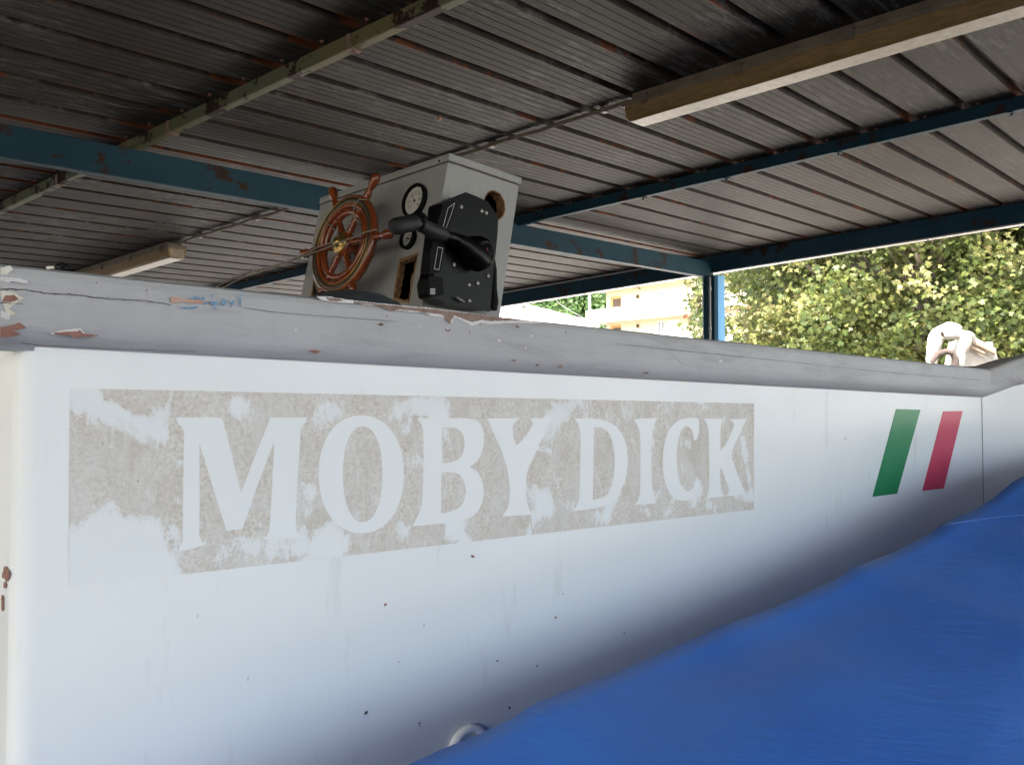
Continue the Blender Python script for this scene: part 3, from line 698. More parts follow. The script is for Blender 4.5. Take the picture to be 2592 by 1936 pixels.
# ring fitting low on the side
m=MB(); c=hp(1187,1897,-.004); m.tube([c+U*(.036*math.cos(t))+Z*(.036*math.sin(t)) for t in np.linspace(0,2*math.pi,33)[:-1]],.0075,10,0,True)
m.build('drain_ring',simple("white_nylon",(.88,.88,.87),(.84,.84,.82),20,.25,0),boat)
# small cleat on the rail at the left
m=MB(); P=hp(158,668,.06); m.box(P-Z*.012,(U,V_,Z),(-.003,-.003,0),(.003,.003,.012)); m.tube([P+U*-.008+Z*-.003,P+Z*.0005,P+U*.009+Z*-.003],[.001,.002,.001],8); m.build('cleat',M['black'],boat)

# ================================================================== STEERING CONSOLE
E1=Vector((-.7171,.6970,-.0045)).normalized(); E2=Vector((.6863,.7049,-.1791)); E2=(E2-E1*E2.dot(E1)).normalized(); E3=E1.cross(E2); 
if E3.z<0:E3=-E3
r_=ray(1138,391); CT=EYE+r_*(2.2/r_.y)
def f1(x,y,off=0.): return hit(x,y,CT-E2*off,E2)
def f2(x,y,off=0.): return hit(x,y,CT-E1*off,E1)
console=thing('steering_console',CT-E3*1.1+E1*.28+E2*.1,'off white boat steering console leaning to one side, with ship wheel, gauges and black throttle','console')
c_t=CT; l_t=f1(815,502); r_t=f2(1316,452)
c_b=f1(1069,768); l_b=f1(765,734); r_b=f2(1266,788)
c_b=c_t+(c_b-c_t)*2.2; l_b=l_t+(l_b-l_t)*2.6; r_b=r_t+(r_b-r_t)*2.2
bl_t=l_t+(r_t-c_t); bl_b=l_b+(r_b-c_b)
def quadgrid_with_hole(): pass
# body panels with a real cut-out in the wheel face
def Q(p,a,b_,c,d): # bilinear param helper
    return a.lerp(b_,p[0]).lerp(d.lerp(c,p[0]),p[1])
bd=MB()
o1=T([(985,968),(1135,915),(1062,1320),(930,1300)],z1)
hole=[f1(*p) for p in o1]; hole2=[h_ for h_ in hole]
face=[l_t,l_b,c_b,c_t]
# wheel face with rectangular hole: ring of quads
bd.add([l_t,l_b,c_b,c_t]+[hole[0],hole[3],hole[2],hole[1]],[(0,1,5,4),(1,2,6,5),(2,3,7,6),(3,0,4,7)])
hd=[h_+E2*.014 for h_ in hole]
# throttle face with round hole
cen=f2(700+1745/3.16,350+537/3.16); N_=48; RH=.040
circ=[cen+E2*(RH*math.cos(t))+E3*(RH*math.sin(t)) for t in np.linspace(0,2*math.pi,N_+1)[:-1]]
cor=[c_t,r_t,r_b,c_b]
outer=[]
for k,t in enumerate(np.linspace(0,2*math.pi,N_+1)[:-1]):
    # ray from centre to the border of the quad
    d=E2*math.cos(t)+E3*math.sin(t); best=None
    for a,b_ in zip(cor,cor[1:]+cor[:1]):
        e=b_-a; n_=E1.cross(e); den=d.dot(n_)
        if abs(den)>1e-9:
            s_=(a-cen).dot(n_)/den
            if s_>0 and (best is None or s_<best): best=s_
    outer.append(cen+d*best)
for a in cor: # corner triangles
    ds=sorted(range(N_),key=lambda k:(outer[k]-a).length); k0=ds[0]
    outer[k0]=a.copy()
def on_seg(p,a,b_):
    d=b_-a; t=max(0,min(1,(p-a).dot(d)/d.dot(d))); return a+d*t
outer=[min((on_seg(p,a,b_) for a,b_ in zip(cor,cor[1:]+cor[:1])),key=lambda q:(q-p).length) for p in outer]
bd.add(circ+outer,[(k,(k+1)%N_,(k+1)%N_+N_,k+N_) for k in range(N_)])
bd.add([l_t,l_b,bl_b,bl_t,r_t,r_b],[(0,1,2,3),(3,2,5,4)])
bd.build('body',M['console'],console)
# black sheet stands in for the shade inside the console
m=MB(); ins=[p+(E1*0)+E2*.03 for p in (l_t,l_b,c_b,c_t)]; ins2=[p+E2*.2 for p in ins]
m.add([p+E1*(-.02 if i>1 else .0)*0-E1*0 for i,p in enumerate(ins2)],[(0,1,2,3)]); m.build('inner_shade',M['black'],console)
# ragged plywood edges of the openings
m=MB()
def jagged_rim(loop,inw,depth,N,amp):
    n=len(loop); A=[];B=[]
    c=sum(loop,Vector())/n
    for i in range(n):
        a,b_=loop[i],loop[(i+1)%n]; s_=max(2,int((b_-a).length/.008))
        for q in range(s_):
            p=a.lerp(b_,q/s_); A.append(p-N*.0012); B.append(p+(c-p).normalized()*inw*random.uniform(.5,1.3)*1+Vector((0,0,random.uniform(-amp,amp))))
    K=len(A); m.add(A+[b_-N*.0006 for b_ in B]+[b_+N*depth for b_ in B],[(i,(i+1)%K,(i+1)%K+K,i+K) for i in range(K)]+[(i+K,(i+1)%K+K,(i+1)%K+2*K,i+2*K) for i in range(K)])
jagged_rim(hole,.010,.016,E2,.001); m.build('plywood_edge',M['plyedge'],console); m=MB(); jagged_rim(circ,.003,.03,E1,.001)
lh=[f1(*z1(*p)) for p in [(296,1135),(338,1215),(300,1330),(262,1330)]]
m.build('plywood_edge',M['plyedge'],console)
m=MB(); m.poly([p-E2*.001 for p in lh],0); m.poly([p-E2*.0022 for p in [f1(*z1(*q)) for q in [(303,1150),(328,1225),(300,1330),(282,1330)]]],1); m.build('side_opening',[M['plyedge'],M['black']],console)  # black face stands in for the shade in the opening
# lid with overhang
m=MB(); ax=((l_t-c_t).normalized(),(r_t-c_t).normalized(),E3); L1=(l_t-c_t).length; L2=(r_t-c_t).length
m.box(c_t-E3*.0,ax,(-.005,-.005,-.018),(L1+.004,L2+.004,.002))
m.build('lid',M['console'],console,.003,2)
m=MB(); m.box(c_t,ax,(-.0012,-.0012,-.0215),(L1,L2,-.0185)); m.build('lid_gap',M['crack'],console)
m=MB(); m.box(c_t,ax,(.07,.05,.0025),(L1-.02,L2-.01,.014)); m.build('top_board',M['console'],console,.003,2)
m=MB(); p=f1(*z1(1315,190)); m.lathe(p+E2*.001,-E2,[(0,.0035),(.008,.003),(.008,0)],8); m.build('screw',M['black'],console)
# gauges
def gauge(px,rad,needle,label):
    c=f1(*px); N=-E2; g=MB()
    g.lathe(c,N,[(0.0005,rad),(.010,rad),(.013,rad-.003),(.013,rad-.007),(.006,rad-.0085),(.005,rad-.0085)],40,0); 
    # open ring: remove cap faces by rebuilding
    g.f=[f for f in g.f if len(f)==4]; g.m=g.m[:len(g.f)]; g.sm=g.sm[:len(g.f)]
    go=g.build('gauge',M['black'],console); go['label']=label
    d=MB(); d.lathe(c,N,[(.0006,rad-.008),(.0045,rad-.008)],36,0,False); do=d.build('dial',M['dial'],go)
    k=MB(); 
    def P(r,a,h=.0052): return c+N*h+(E1*math.cos(a)+E3*math.sin(a))*r
    for i in range(25):
        a=R(-130+ -0)+R(i*10.8); a=R(220)-R(i*10.8)*1.0; a=math.pi-a
        r1=rad-.018; r0=r1-(.005 if i%4==0 else .003); w_=.0006
        tn=(E1*-math.sin(a)+E3*math.cos(a))*w_
        k.add([P(r0,a)-tn,P(r1,a)-tn,P(r1,a)+tn,P(r0,a)+tn],[(0,1,2,3)],0 if i<23 else 1)
    a=needle; tn=(E1*-math.sin(a)+E3*math.cos(a))*.0011
    k.add([P(-.006,a,.0058)-tn,P(rad-.02,a,.0058)-tn*.3,P(rad-.02,a,.0058)+tn*.3,P(-.006,a,.0058)+tn],[(0,1,2,3)],0)
    k.lathe(c+N*.005,N,[(0,.0035),(.0018,.0035)],12,0)
    k.build('dial_marks',[M['ink'],M['redink']],go)
    # numbers round the dial
    if rad>.04:
        for i,s_ in enumerate(("0","10","20","30","40","50","60")):
            a=math.pi-(R(220)-R(i*43.2)); 
            cu=bpy.data.curves.new('numeral','FONT'); cu.body=s_; cu.size=.0085; cu.align_x='CENTER'; cu.align_y='CENTER'
            to=bpy.data.objects.new('numeral_tmp',cu); COL.objects.link(to); dg=bpy.context.evaluated_depsgraph_get()
            me=bpy.data.meshes.new_from_object(to.evaluated_get(dg)); bpy.data.objects.remove(to)
            mx=Matrix(((-E1.x,E3.x,N.x,0),(-E1.y,E3.y,N.y,0),(-E1.z,E3.z,N.z,0),(0,0,0,1))); mx.translation=P(rad-.0265,a,.0053)
            me.transform(mx); me.materials.clear(); me.materials.append(M['ink']); me.name='numeral'
            no=bpy.data.objects.new('numeral',me); COL.objects.link(no); no.parent=go; 
            no.matrix_parent_inverse=world_of(go).inverted()
    return go
gauge((1053,510),.0465,R(60),'larger round dial with black bezel')
gauge((1037,605),.030,R(200),'smaller round dial below the throttle grip')
# wheel
wo=f1(871,619,.088); WN=-E2
def WP(r,a,h=0): return wo+(E1*math.cos(a)+E3*math.sin(a))*r+WN*h
wheel=MB()
RO=.136
def torus_prof(m,prof,n=72,mat=0):
    V=[]; K=len(prof)
    for i in range(n):
        a=2*math.pi*i/n
        for (r,h) in prof: V.append(WP(r,a,h))
    m.add(V,[(i*K+j,i*K+(j+1)%K,((i+1)%n)*K+(j+1)%K,((i+1)%n)*K+j) for i in range(n) for j in range(K)],mat,True)
torus_prof(wheel,[(.104,-.010),(.101,0),(.104,.009),(.108,.0105),(.112,.0085),(.116,.0085),(.127,.0085),(.130,.0105),(.134,.009),(.138,0),(.134,-.010),(.119,-.012)])
wh=wheel.build('wheel',M['varnish'],console); wh['label']='varnished wooden ship wheel with six turned handles'
m=MB(); torus_prof(m,[(.1135,.0090),(.1135,.0100),(.1285,.0100),(.1285,.0090)]); m.build('rim_inlay',M['rimband'],wh)
m=MB(); torus_prof(m,[(.1115,.0088),(.1125,.0112),(.1135,.0088)]); torus_prof(m,[(.1285,.0088),(.1292,.0112),(.13,.0088)]); m.build('rim_line',M['brass'],wh)
m=MB(); torus_prof(m,[(.084,-.007),(.081,0),(.084,.007),(.092,.009),(.098,.006),(.100,0),(.098,-.006),(.092,-.008)]); m.build('inner_ring',M['varnish'],wh)
for i in range(6):
    a=R(-4+60*i+4); d=(E1*math.cos(a)+E3*math.sin(a)); s=MB()
    s.lathe(wo,d,[(.018,.009),(.028,.010),(.036,.007),(.042,.011),(.046,.007),(.050,.011),(.056,.0065),(.062,.010),(.070,.0085),(.084,.008),(.101,.0095)],14)
    s.build('spoke',M['varnish'],wh)
    s=MB(); s.lathe(wo,d,[(.136,.009),(.142,.011),(.146,.008),(.150,.011),(.154,.0075),(.160,.007),(.168,.0095),(.180,.0125),(.192,.0135),(.200,.0115),(.2065,.006),(.208,.0)],14)
    s.build('handle',M['varnish'],wh)
m=MB(); m.lathe(wo-WN*.012,WN,[(0,.033),(.018,.034),(.024,.031),(.026,.026),(.026,.0)],32); m.build('hub',M['varnish'],wh)
m=MB(); m.lathe(wo+WN*.0145,WN,[(0,.0295),(.002,.0295),(.0035,.027),(.003,.023),(.0055,.021),(.005,.017),(.0085,.015),(.010,.011),(.016,.010),(.0175,.007),(.0175,0)],32); m.build('hub_cap',M['brass'],wh)
m=MB(); m.lathe(wo-WN*.088,WN,[(0,.018),(.075,.014)],20); m.build('steering_shaft',M['varnish'],wh)
# throttle control on the right-hand face
NT1=-E1
def TP(e2,e3,h): return CT+E2*e2+E3*e3+NT1*h
def px2(x,y,off): return hit(*z1(x,y),CT-E1*off,E1)
thr=MB()
outl=[(1345,515),(1430,478),(1515,445),(1600,478),(1690,520),(1765,640),(1760,760),(1745,905),(1722,1100),(1700,1375),(1560,1345),(1400,1320),(1262,1262),(1250,1160),(1275,1080),(1300,860),(1320,690)]
front=[px2(x,y,.062) for x,y in outl]; backp=[px2(x,y,.062)+E1*.06+E2*0 for x,y in outl]
n=len(front); thr.add(front+backp,[tuple(range(n))]+[(i,(i+1)%n,(i+1)%n+n,i+n) for i in range(n)])
th=thr.build('throttle_control',M['blackgloss'],console,.004,2); th['label']='black side mount throttle box with long lever'
# flange strip with white outline, on the left of the box
m=MB(); fl=[(1340,520),(1432,508),(1385,680),(1345,860),(1305,1065),(1228,1080),(1240,900),(1290,690)]
F_=[px2(x,y,.078) for x,y in fl]; n=len(F_); m.add(F_+[p+E1*.03 for p in F_],[tuple(range(n))]+[(i,(i+1)%n,(i+1)%n+n,i+n) for i in range(n)])
m.build('side_plate',M['black'],th,.002,2)
m=MB()
def strip(pts,off,w,mat=0,mm=None):
    mm=mm or m
    P=[px2(x,y,off) for x,y in pts]
    for a,b_ in zip(P,P[1:]):
        d=(b_-a).normalized(); s_=d.cross(E1).normalized()*w; mm.add([a-s_-d*w,b_-s_+d*w,b_+s_+d*w,a+s_-d*w],[(0,1,2,3)],mat)
strip([(1262,1045),(1300,1052),(1330,880),(1290,872),(1262,1045)],.0795,.0007)
m.build('plate_outline',M['line'],th); m=MB()
strip([(1330,720),(1372,560),(1425,520),(1400,600),(1352,730)],.0795,.0007)
m.build('plate_outline',M['line'],th)
# lower edge bracket, raised body and screws
m=MB(); fl=[(1228,1110),(1320,1120),(1330,1240),(1255,1262),(1222,1240)]
F_=[px2(x,y,.085) for x,y in fl]; n=len(F_); m.add(F_+[p+E1*.04 for p in F_],[tuple(range(n))]+[(i,(i+1)%n,(i+1)%n+n,i+n) for i in range(n)]); m.build('lower_bracket',M['black'],th,.003,2)
m=MB()
for y0 in (1205,1215,1225,1235,1245): strip([(1232,y0),(1266,y0)],.0868,.0010)
m.build('plate_marks',M['line'],th)
for (x,y) in [(1475,548),(1640,582),(1675,598),(1418,1013),(1690,1100),(1537,1172),(1606,1160),(1540,1300)]:
    s=MB(); p=px2(x,y,.0625); s.lathe(p,NT1,[(0,.0055),(.002,.0055),(.003,.0035),(.003,0)],12); s.build('screw',M['screw'],th)
# raised dome the lever turns on
pv=px2(1598,925,.062)
m=MB(); m.lathe(pv,NT1,[(0,.045),(.016,.043),(.028,.038),(.036,.030),(.038,.024),(.034,.022),(.034,0)],36); m.build('pivot_boss',M['blackgloss'],th)
m=MB(); m.lathe(pv+NT1*.034,NT1,[(0,.019),(.004,.018),(.004,0)],28); m.build('pivot_cap',M['black'],th)
m=MB(); q=pv+NT1*.0388; m.add([q-E2*.0010-E3*.009,q+E2*.0010-E3*.009,q+E2*.0010+E3*.010,q-E2*.0010+E3*.010],[(0,1,2,3)]); m.build('neutral_mark',M['redink'],th)
# lever arm
m=MB(); L_=[px2(1640,990,.085),px2(1580,930,.088),px2(1500,850,.093),px2(1420,800,.10),px2(1330,772,.108),px2(1240,735,.116),px2(1170,685,.122)]
m.tube(L_[:4],[.030,.032,.022,.014],14); m.tube(L_[3:],[.014,.0125,.0145,.0145],14); m.build('lever_arm',M['blackgloss'],th)
m=MB(); m.tube([px2(1335,775,.1095),px2(1240,738,.117),px2(1150,690,.124)],[.0175,.0175,.0165],14); m.build('arm_sleeve',M['grip'],th)
j_=px2(1145,660,.125)
m=MB(); m.lathe(j_-NT1*.004,(NT1+E1*.0).normalized(),[(-.012,.018),(.012,.0185),(.017,.014),(.019,0)],24); m.lathe(j_+NT1*.014,NT1,[(0,.008),(.004,.0075),(.005,0)],16); m.build('lever_joint',M['black'],th)
g0=px2(1120,672,.125); g1=px2(925,712,.125)
m=MB(); dd=(g1-g0); m.lathe(g0,dd,[(-.004,.0155),(.01,.0185),(.03,.0195),(dd.length-.012,.0195),(dd.length-.002,.017),(dd.length,.012),(dd.length,0)],20); m.build('lever_grip',M['grip'],th)
# cable boot behind the box
m=MB(); m.tube([px2(1705,900,.03),px2(1735,1050,.03),px2(1730,1200,.03),px2(1728,1310,.03),px2(1722,1370,.03)],[.010,.009,.011,.016,.014],12); m.build('cable',M['black'],th)
m=MB(); m.tube([px2(1440,1275,.07),px2(1500,1310,.07)],.003,8); m.build('bent_tab',M['screw'],th)
# rope tied to the wheel
m=MB(); 
def rope(px,offs,r=.0022): m.tube([f1(*z1(x,y),o_) for (x,y),o_ in zip(px,offs)],r,7)
rope([(800,728),(700,755),(600,800),(500,835),(380,885),(270,925),(0,1015)],[.11,.115,.125,.13,.12,.11,.10])
rope([(0,1015),(-250,1080),(-430,1160),(-520,1210),(-600,1250)],[.10,.09,.08,.08,.08])
rope([(455,830),(330,872),(150,960),(-30,1035),(-260,1110),(-420,1190),(-500,1230)],[.12,.11,.11,.10,.09,.08,.08])
rope([(720,492),(660,490),(625,530),(615,590),(630,640),(660,685)],[.10,.106,.108,.11,.11,.106],.0017)
rope([(385,660),(420,690),(470,740),(500,790)],[.104,.108,.115,.12],.0017)
tag(m.build('rope',M['rope']),'thin grey rope tied round the wooden wheel and led off to the left','rope')
# dark dome beside the console foot
dc=hit(700+590/3.16,350+1300/3.16,BO+V_*.42,V_)
m=MB(); m.lathe(dc-Z*.42,Z,[(0,.13),(.36,.135),(.39,.128),(.415,.105),(.432,.07),(.44,.03),(.442,0)],40); m.build_=1
tag(m.build('round_cushion',M['dome']),'dark grey domed cushion just showing over the rail below the wheel','cushion')

# ================================================================== TARPAULIN
edge=[(900,2010),(1030,1936),(1114,1897),(1200,1862),(1298,1817),(1335,1790),(1363,1775),(1573,1695),(1700,1640),(1826,1584),(1956,1538),(2117,1465),(2162,1434),(2247,1404),(2355,1350),(2386,1327),(2425,1307),(2464,1292),(2516,1259),(2564,1219),(2592,1204),(2680,1150)]
tv=-.37
rid=[uvz(hit(x,y,BO+V_*tv,V_)) for x,y in edge]
us=[r_[0] for r_ in rid]; zs=[r_[2] for r_ in rid]
def ridge(u):
    if u<us[0]: return zs[0]-(us[0]-u)*.28
    if u>us[-1]: return zs[-1]+.05*(1-math.exp(-(u-us[-1])*3))
    return float(np.interp(u,us,zs))
def tz(u,v):
    """height of the cloth: a ridge close to the hull, falling to both sides"""
    rz=ridge(u); d=tv-v  # d>0 towards the camera side
    if d>=0:
        base=rz-.14*d-.15*d*d
    else: base=rz-.80*(-d)-.35*d*d
    n1=mn.noise(Vector((u*2.2+v*1.5,v*2.4,3.)))*.016+mn.noise(Vector((u*1.3-v*2,v*6,1.)))*.010+mn.noise(Vector((u*9+v*6,v*14,9.)))*.0022
    fold=.010*math.exp(-((v-tv+.05-.25*(u-2.2))/.035)**2)*(1 if u>1.9 else .3)
    k=min(1,abs(d)/.06)
    cr=-.016*abs(mn.noise(Vector((u*.9+v*1.1,v*1.7-u*.5,5.))))-.008*abs(mn.noise(Vector((u*2.6-v*.6,v*4.2,8.))))
    return base+(n1*.45-.007)*k+cr*k+fold*k
tb=MB(); ugr=list(np.linspace(-.35,us[0],14)[:-1])
for a,b_ in zip(us,us[1:]): ugr+=list(np.linspace(a,b_,max(2,int((b_-a)/.035)+1))[:-1])
ugr+=list(np.linspace(us[-1],4.6,26)); vgr=[-2.0+ (2.0+tv)*k/60 for k in range(60)]+[tv]+[tv+(-.03-tv)*k/9 for k in range(1,10)]
Vt=[]; Wv=len(vgr)
for u in ugr:
    for v in vgr: 
        z_=tz(u,v); vv=v
        Vt.append(BP(u,vv,z_))
F=[(i*Wv+j,(i+1)*Wv+j,(i+1)*Wv+j+1,i*Wv+j+1) for i in range(len(ugr)-1) for j in range(Wv-1)]
tb.add(Vt,F,0,True)
# hanging sides down to the ground
def skirt(idx):
    P=[Vector(Vt[i]) for i in idx]; n=len(P); rows_=6; W=[]
    for r_ in range(rows_+1):
        for i,p in enumerate(P):
            k=r_/rows_; W.append(Vector((p.x,p.y,p.z*(1-k)+.05*k))+Vector((math.sin(i*.9)*.02*k,math.cos(i*.9)*.02*k,0)))
    tb.add(W,[(r_*n+i,r_*n+i+1,(r_+1)*n+i+1,(r_+1)*n+i) for r_ in range(rows_) for i in range(n-1)],0,True)
skirt([i*Wv for i in range(len(ugr))]); skirt([i*Wv+Wv-1 for i in range(len(ugr))]); skirt(list(range(Wv))); skirt([(len(ugr)-1)*Wv+j for j in range(Wv)])
def tarp_hit(x,y):
    r_=ray(x,y); s_=.3
    for _ in range(3000):
        p=EYE+r_*s_; u,v,z=uvz(p)
        if v<=tv+.0 and z<tz(u,v)+.002: return p
        if v>tv+.02 and s_>.6: return EYE+r_*s_
        s_+=.0015
    return p
tarp=tag(tb.build('tarpaulin',M['tarp']),'bright blue tarpaulin draped over something in front of the white boat','tarpaulin')

m=MB(); m.tube([tarp_hit(x,y) for x,y in [(2405,1325),(2440,1320),(2480,1314),(2540,1307),(2600,1302),(2680,1296),(2760,1294)]],.0009,6)  # thin pale tube stands in for the bright line along a crease
m.build('crease_line',simple("pale_blue_crease",(.07,.20,.56),None,40,.4),tarp)
# ================================================================== TREES
def leaf_mat(name,ga,gb,gc):
    k=NT(name,.5,0,.35); a=k.attr('tone').outputs['Fac']
    k.color(k.ramp(a,[(0.,ga),(.55,gb),(1.,gc)]))
    t=k.n('ShaderNodeBsdfTranslucent'); k.l(k.ramp(a,[(0.,tuple(c*1.3 for c in ga)),(1.,tuple(min(1,c*1.1) for c in gc))]),t.inputs[0])
    mx=k.n('ShaderNodeMixShader'); mx.inputs[0].default_value=.3; out=k.t.nodes['Material Output']
    k.l(k.b.outputs[0],mx.inputs[1]); k.l(t.outputs[0],mx.inputs[2]); k.l(mx.outputs[0],out.inputs[0]); return k.m
LM=leaf_mat("plane_tree_leaf",(.034,.058,.012),(.100,.120,.026),(.26,.235,.09))
BARK=simple("mottled_bark",(.16,.13,.10),(.30,.27,.22),6,.9,0,.5,.3,(1,1,.4))
star=[]
for k,(ang,r) in enumerate([(-90,.12),(-62,.42),(-40,.72),(-18,.42),(8,.82),(32,.50),(60,.62),(72,.55),(90,1.0),(108,.55),(120,.62),(148,.50),(172,.82),(198,.42),(220,.72),(242,.42)]):
    star.append((math.cos(R(ang))*r,math.sin(R(ang))*r))
star=np.array(star)
def leaf_object(name,centers,normals,size,tone,mat,parent,shape=star):
    n=len(centers); k=len(shape)
    rnd=rng.normal(size=(n,3)); t=np.cross(normals,rnd); t/=np.linalg.norm(t,axis=1)[:,None]; b_=np.cross(normals,t)
    V=centers[:,None,:]+(t[:,None,:]*shape[None,:,0:1]+b_[:,None,:]*shape[None,:,1:2])*size[:,None,None]
    V+= -normals[:,None,:]*(np.abs(shape[None,:,0:1])**2*.35)*size[:,None,None]
    me=bpy.data.meshes.new(name); me.vertices.add(n*k); me.vertices.foreach_set('co',V.astype(np.float32).ravel())
    me.loops.add(n*k); me.loops.foreach_set('vertex_index',np.arange(n*k,dtype=np.int32))
    me.polygons.add(n); me.polygons.foreach_set('loop_start',np.arange(0,n*k,k,dtype=np.int32)); me.polygons.foreach_set('loop_total',np.full(n,k,dtype=np.int32))
    me.materials.append(mat); me.update(calc_edges=True)
    at=me.attributes.new('tone','FLOAT','FACE'); at.data.foreach_set('value',tone.astype(np.float32))
    o=bpy.data.objects.new(name,me); COL.objects.link(o)
    if parent: o.parent=parent; o.matrix_parent_inverse=Matrix.Translation(parent.location).inverted()
    return o
def tree(loc,rx,ry,zc,rz,nclump,per,lsize,label,shell=.42,sprd=.24,tr=1.,group='plane trees beyond the shelter'):
    t=thing('plane_tree',Vector((loc[0],loc[1],0)),label,'tree',group)
    # trunk and limbs
    m=MB(); base=Vector((loc[0],loc[1],0)); top=base+Vector((.2,.1,zc-rz*.2))
    pts=[base.lerp(top,i/6)+Vector((random.uniform(-.08,.08),random.uniform(-.08,.08),0)) for i in range(7)]
    m.tube(pts,[(.26-.022*i)*tr for i in range(7)],12); m.build('trunk',BARK,t)
    m=MB(); cl=[]
    for k in range(nclump):
        d=rng.normal(size=3); d/=np.linalg.norm(d); r=shell+(1-shell)*rng.random()**.6
        lump=1+.36*mn.noise(Vector(tuple(d*2.2+loc[0])))
        cl.append(np.array([loc[0],loc[1],zc])+d*r*lump*np.array([rx,ry,rz]))
    cl=np.array(cl)
    for k in range(0,nclump,max(1,nclump//34)):
        a=pts[random.randint(3,6)]; b_=Vector(cl[k]); mid=a.lerp(b_,.5)+Vector((random.uniform(-.3,.3),random.uniform(-.3,.3),random.uniform(.0,.4)))
        m.tube([a,a.lerp(mid,.6),mid,mid.lerp(b_,.6),b_],[q_*tr for q_ in (.09,.07,.05,.03,.012)],6)
    m.build('limbs',BARK,t)
    C_=[];N_=[];T_=[]
    for c in cl:
        out=(c-np.array([loc[0],loc[1],zc])); out/=np.linalg.norm(out)
        p=c+rng.normal(size=(per,3))*np.array([sprd,sprd,sprd*.75]); C_.append(p)
        nn_=out*.5+np.array([0,-.25,.55])+rng.normal(size=(per,3))*.55; nn_/=np.linalg.norm(nn_,axis=1)[:,None]; N_.append(nn_)
        ct=rng.random(); T_.append(np.clip(rng.normal(.12+.55*ct*ct+.1,.17,per),0,1))
    C_=np.concatenate(C_);N_=np.concatenate(N_);T_=np.concatenate(T_)
    ok=C_[:,2]>.6; C_,N_,T_=C_[ok],N_[ok],T_[ok]
    leaf_object('crown',C_,N_,lsize*rng.uniform(.6,1.15,len(C_)),T_,LM,t)
    return t
tree((8.75,18.0),4.7,3.8,5.2,4.9,1300,85,.085,'broad plane tree with yellow green leaves directly right of the blue post')
tree((13.6,20.5),4.4,3.8,5.6,5.2,1100,70,.092,'plane tree at the far right behind the white boat cover')
tree((13.6,27.),6.5,3.5,6.2,5.6,620,60,.19,'darker plane tree standing behind the two front trees')
tree((4.3,20.0),.32,.5,4.3,1.9,30,16,.09,'thin leafy plane tree sprouting just left of the blue post',.2,.13,.16)

# ================================================================== BUILDINGS AND HILL
WALL=simple("cream_render",(.60,.54,.38),(.56,.50,.35),.6,.9)
WHT=simple("white_render",(.72,.68,.62),(.66,.62,.55),.7,.85)
ORG=simple("orange_loggia_render",(.60,.30,.10),(.55,.27,.1),1,.9)
GLS=simple("window_glass",(.20,.24,.26),(.15,.18,.2),2,.1)
SHU=simple("white_shutter",(.66,.64,.58),(.6,.58,.52),3,.6)
DRK=simple("dark_interior",(.10,.07,.05),None,2,.9)
TIL=simple("terracotta_tiles",(.42,.22,.13),(.32,.16,.1),8,.9)
faz=math.atan((-700-CX)/FPX); FD=-Vector((math.sin(faz),math.cos(faz),0)); FNn=Vector((-FD.y,FD.x,0)); 
if FNn.y>0: FNn=-FNn        # outward, towards the camera
r_=ray(1535,800); B0P=EYE+r_*(90/r_.y); B0P.z=0
bl=thing('apartment_building',B0P.copy(),'cream apartment building with white balconies behind the far edge of the shelter','building')
def bpt(x,y,out=0.): return hit(x,y,B0P+FNn*out,FNn)
def bco(x,y,out=0.):
    d=bpt(x,y,out)-B0P; return d.dot(FD),d.z
BX=(FD,-FNn,Z)
k5=lambda x,y:(1200+x/3.16,450+y/3.16)
_,zE=bco(*k5(1060,905)); _,zB1=bco(*k5(1062,1012)); _,zS=bco(*k5(1062,1125))
xr=26
m=MB(); m.box(B0P,BX,(0,0,0),(xr,12,zE)); m.build('wall',WALL,bl)
m=MB(); m.box(B0P,BX,(-1.6,-1.4,zE),(xr,13,zE+.35)); m.build('eaves',WHT,bl)
m=MB(); a=B0P+Z*(zE+.36); m.add([a+FD*-1.6-FNn*-1.4,a+FD*xr-FNn*-1.4,a+FD*xr-FNn*13,a+FD*-1.6-FNn*13,a+FD*4-FNn*6+Z*2,a+FD*xr-FNn*6+Z*2],[(0,1,5,4),(2,3,4,5),(3,0,4),(1,2,5)]); m.build('roof',TIL,bl)
st_h=2.95; _,zslab=bco(*k5(1060,1128),1.5)
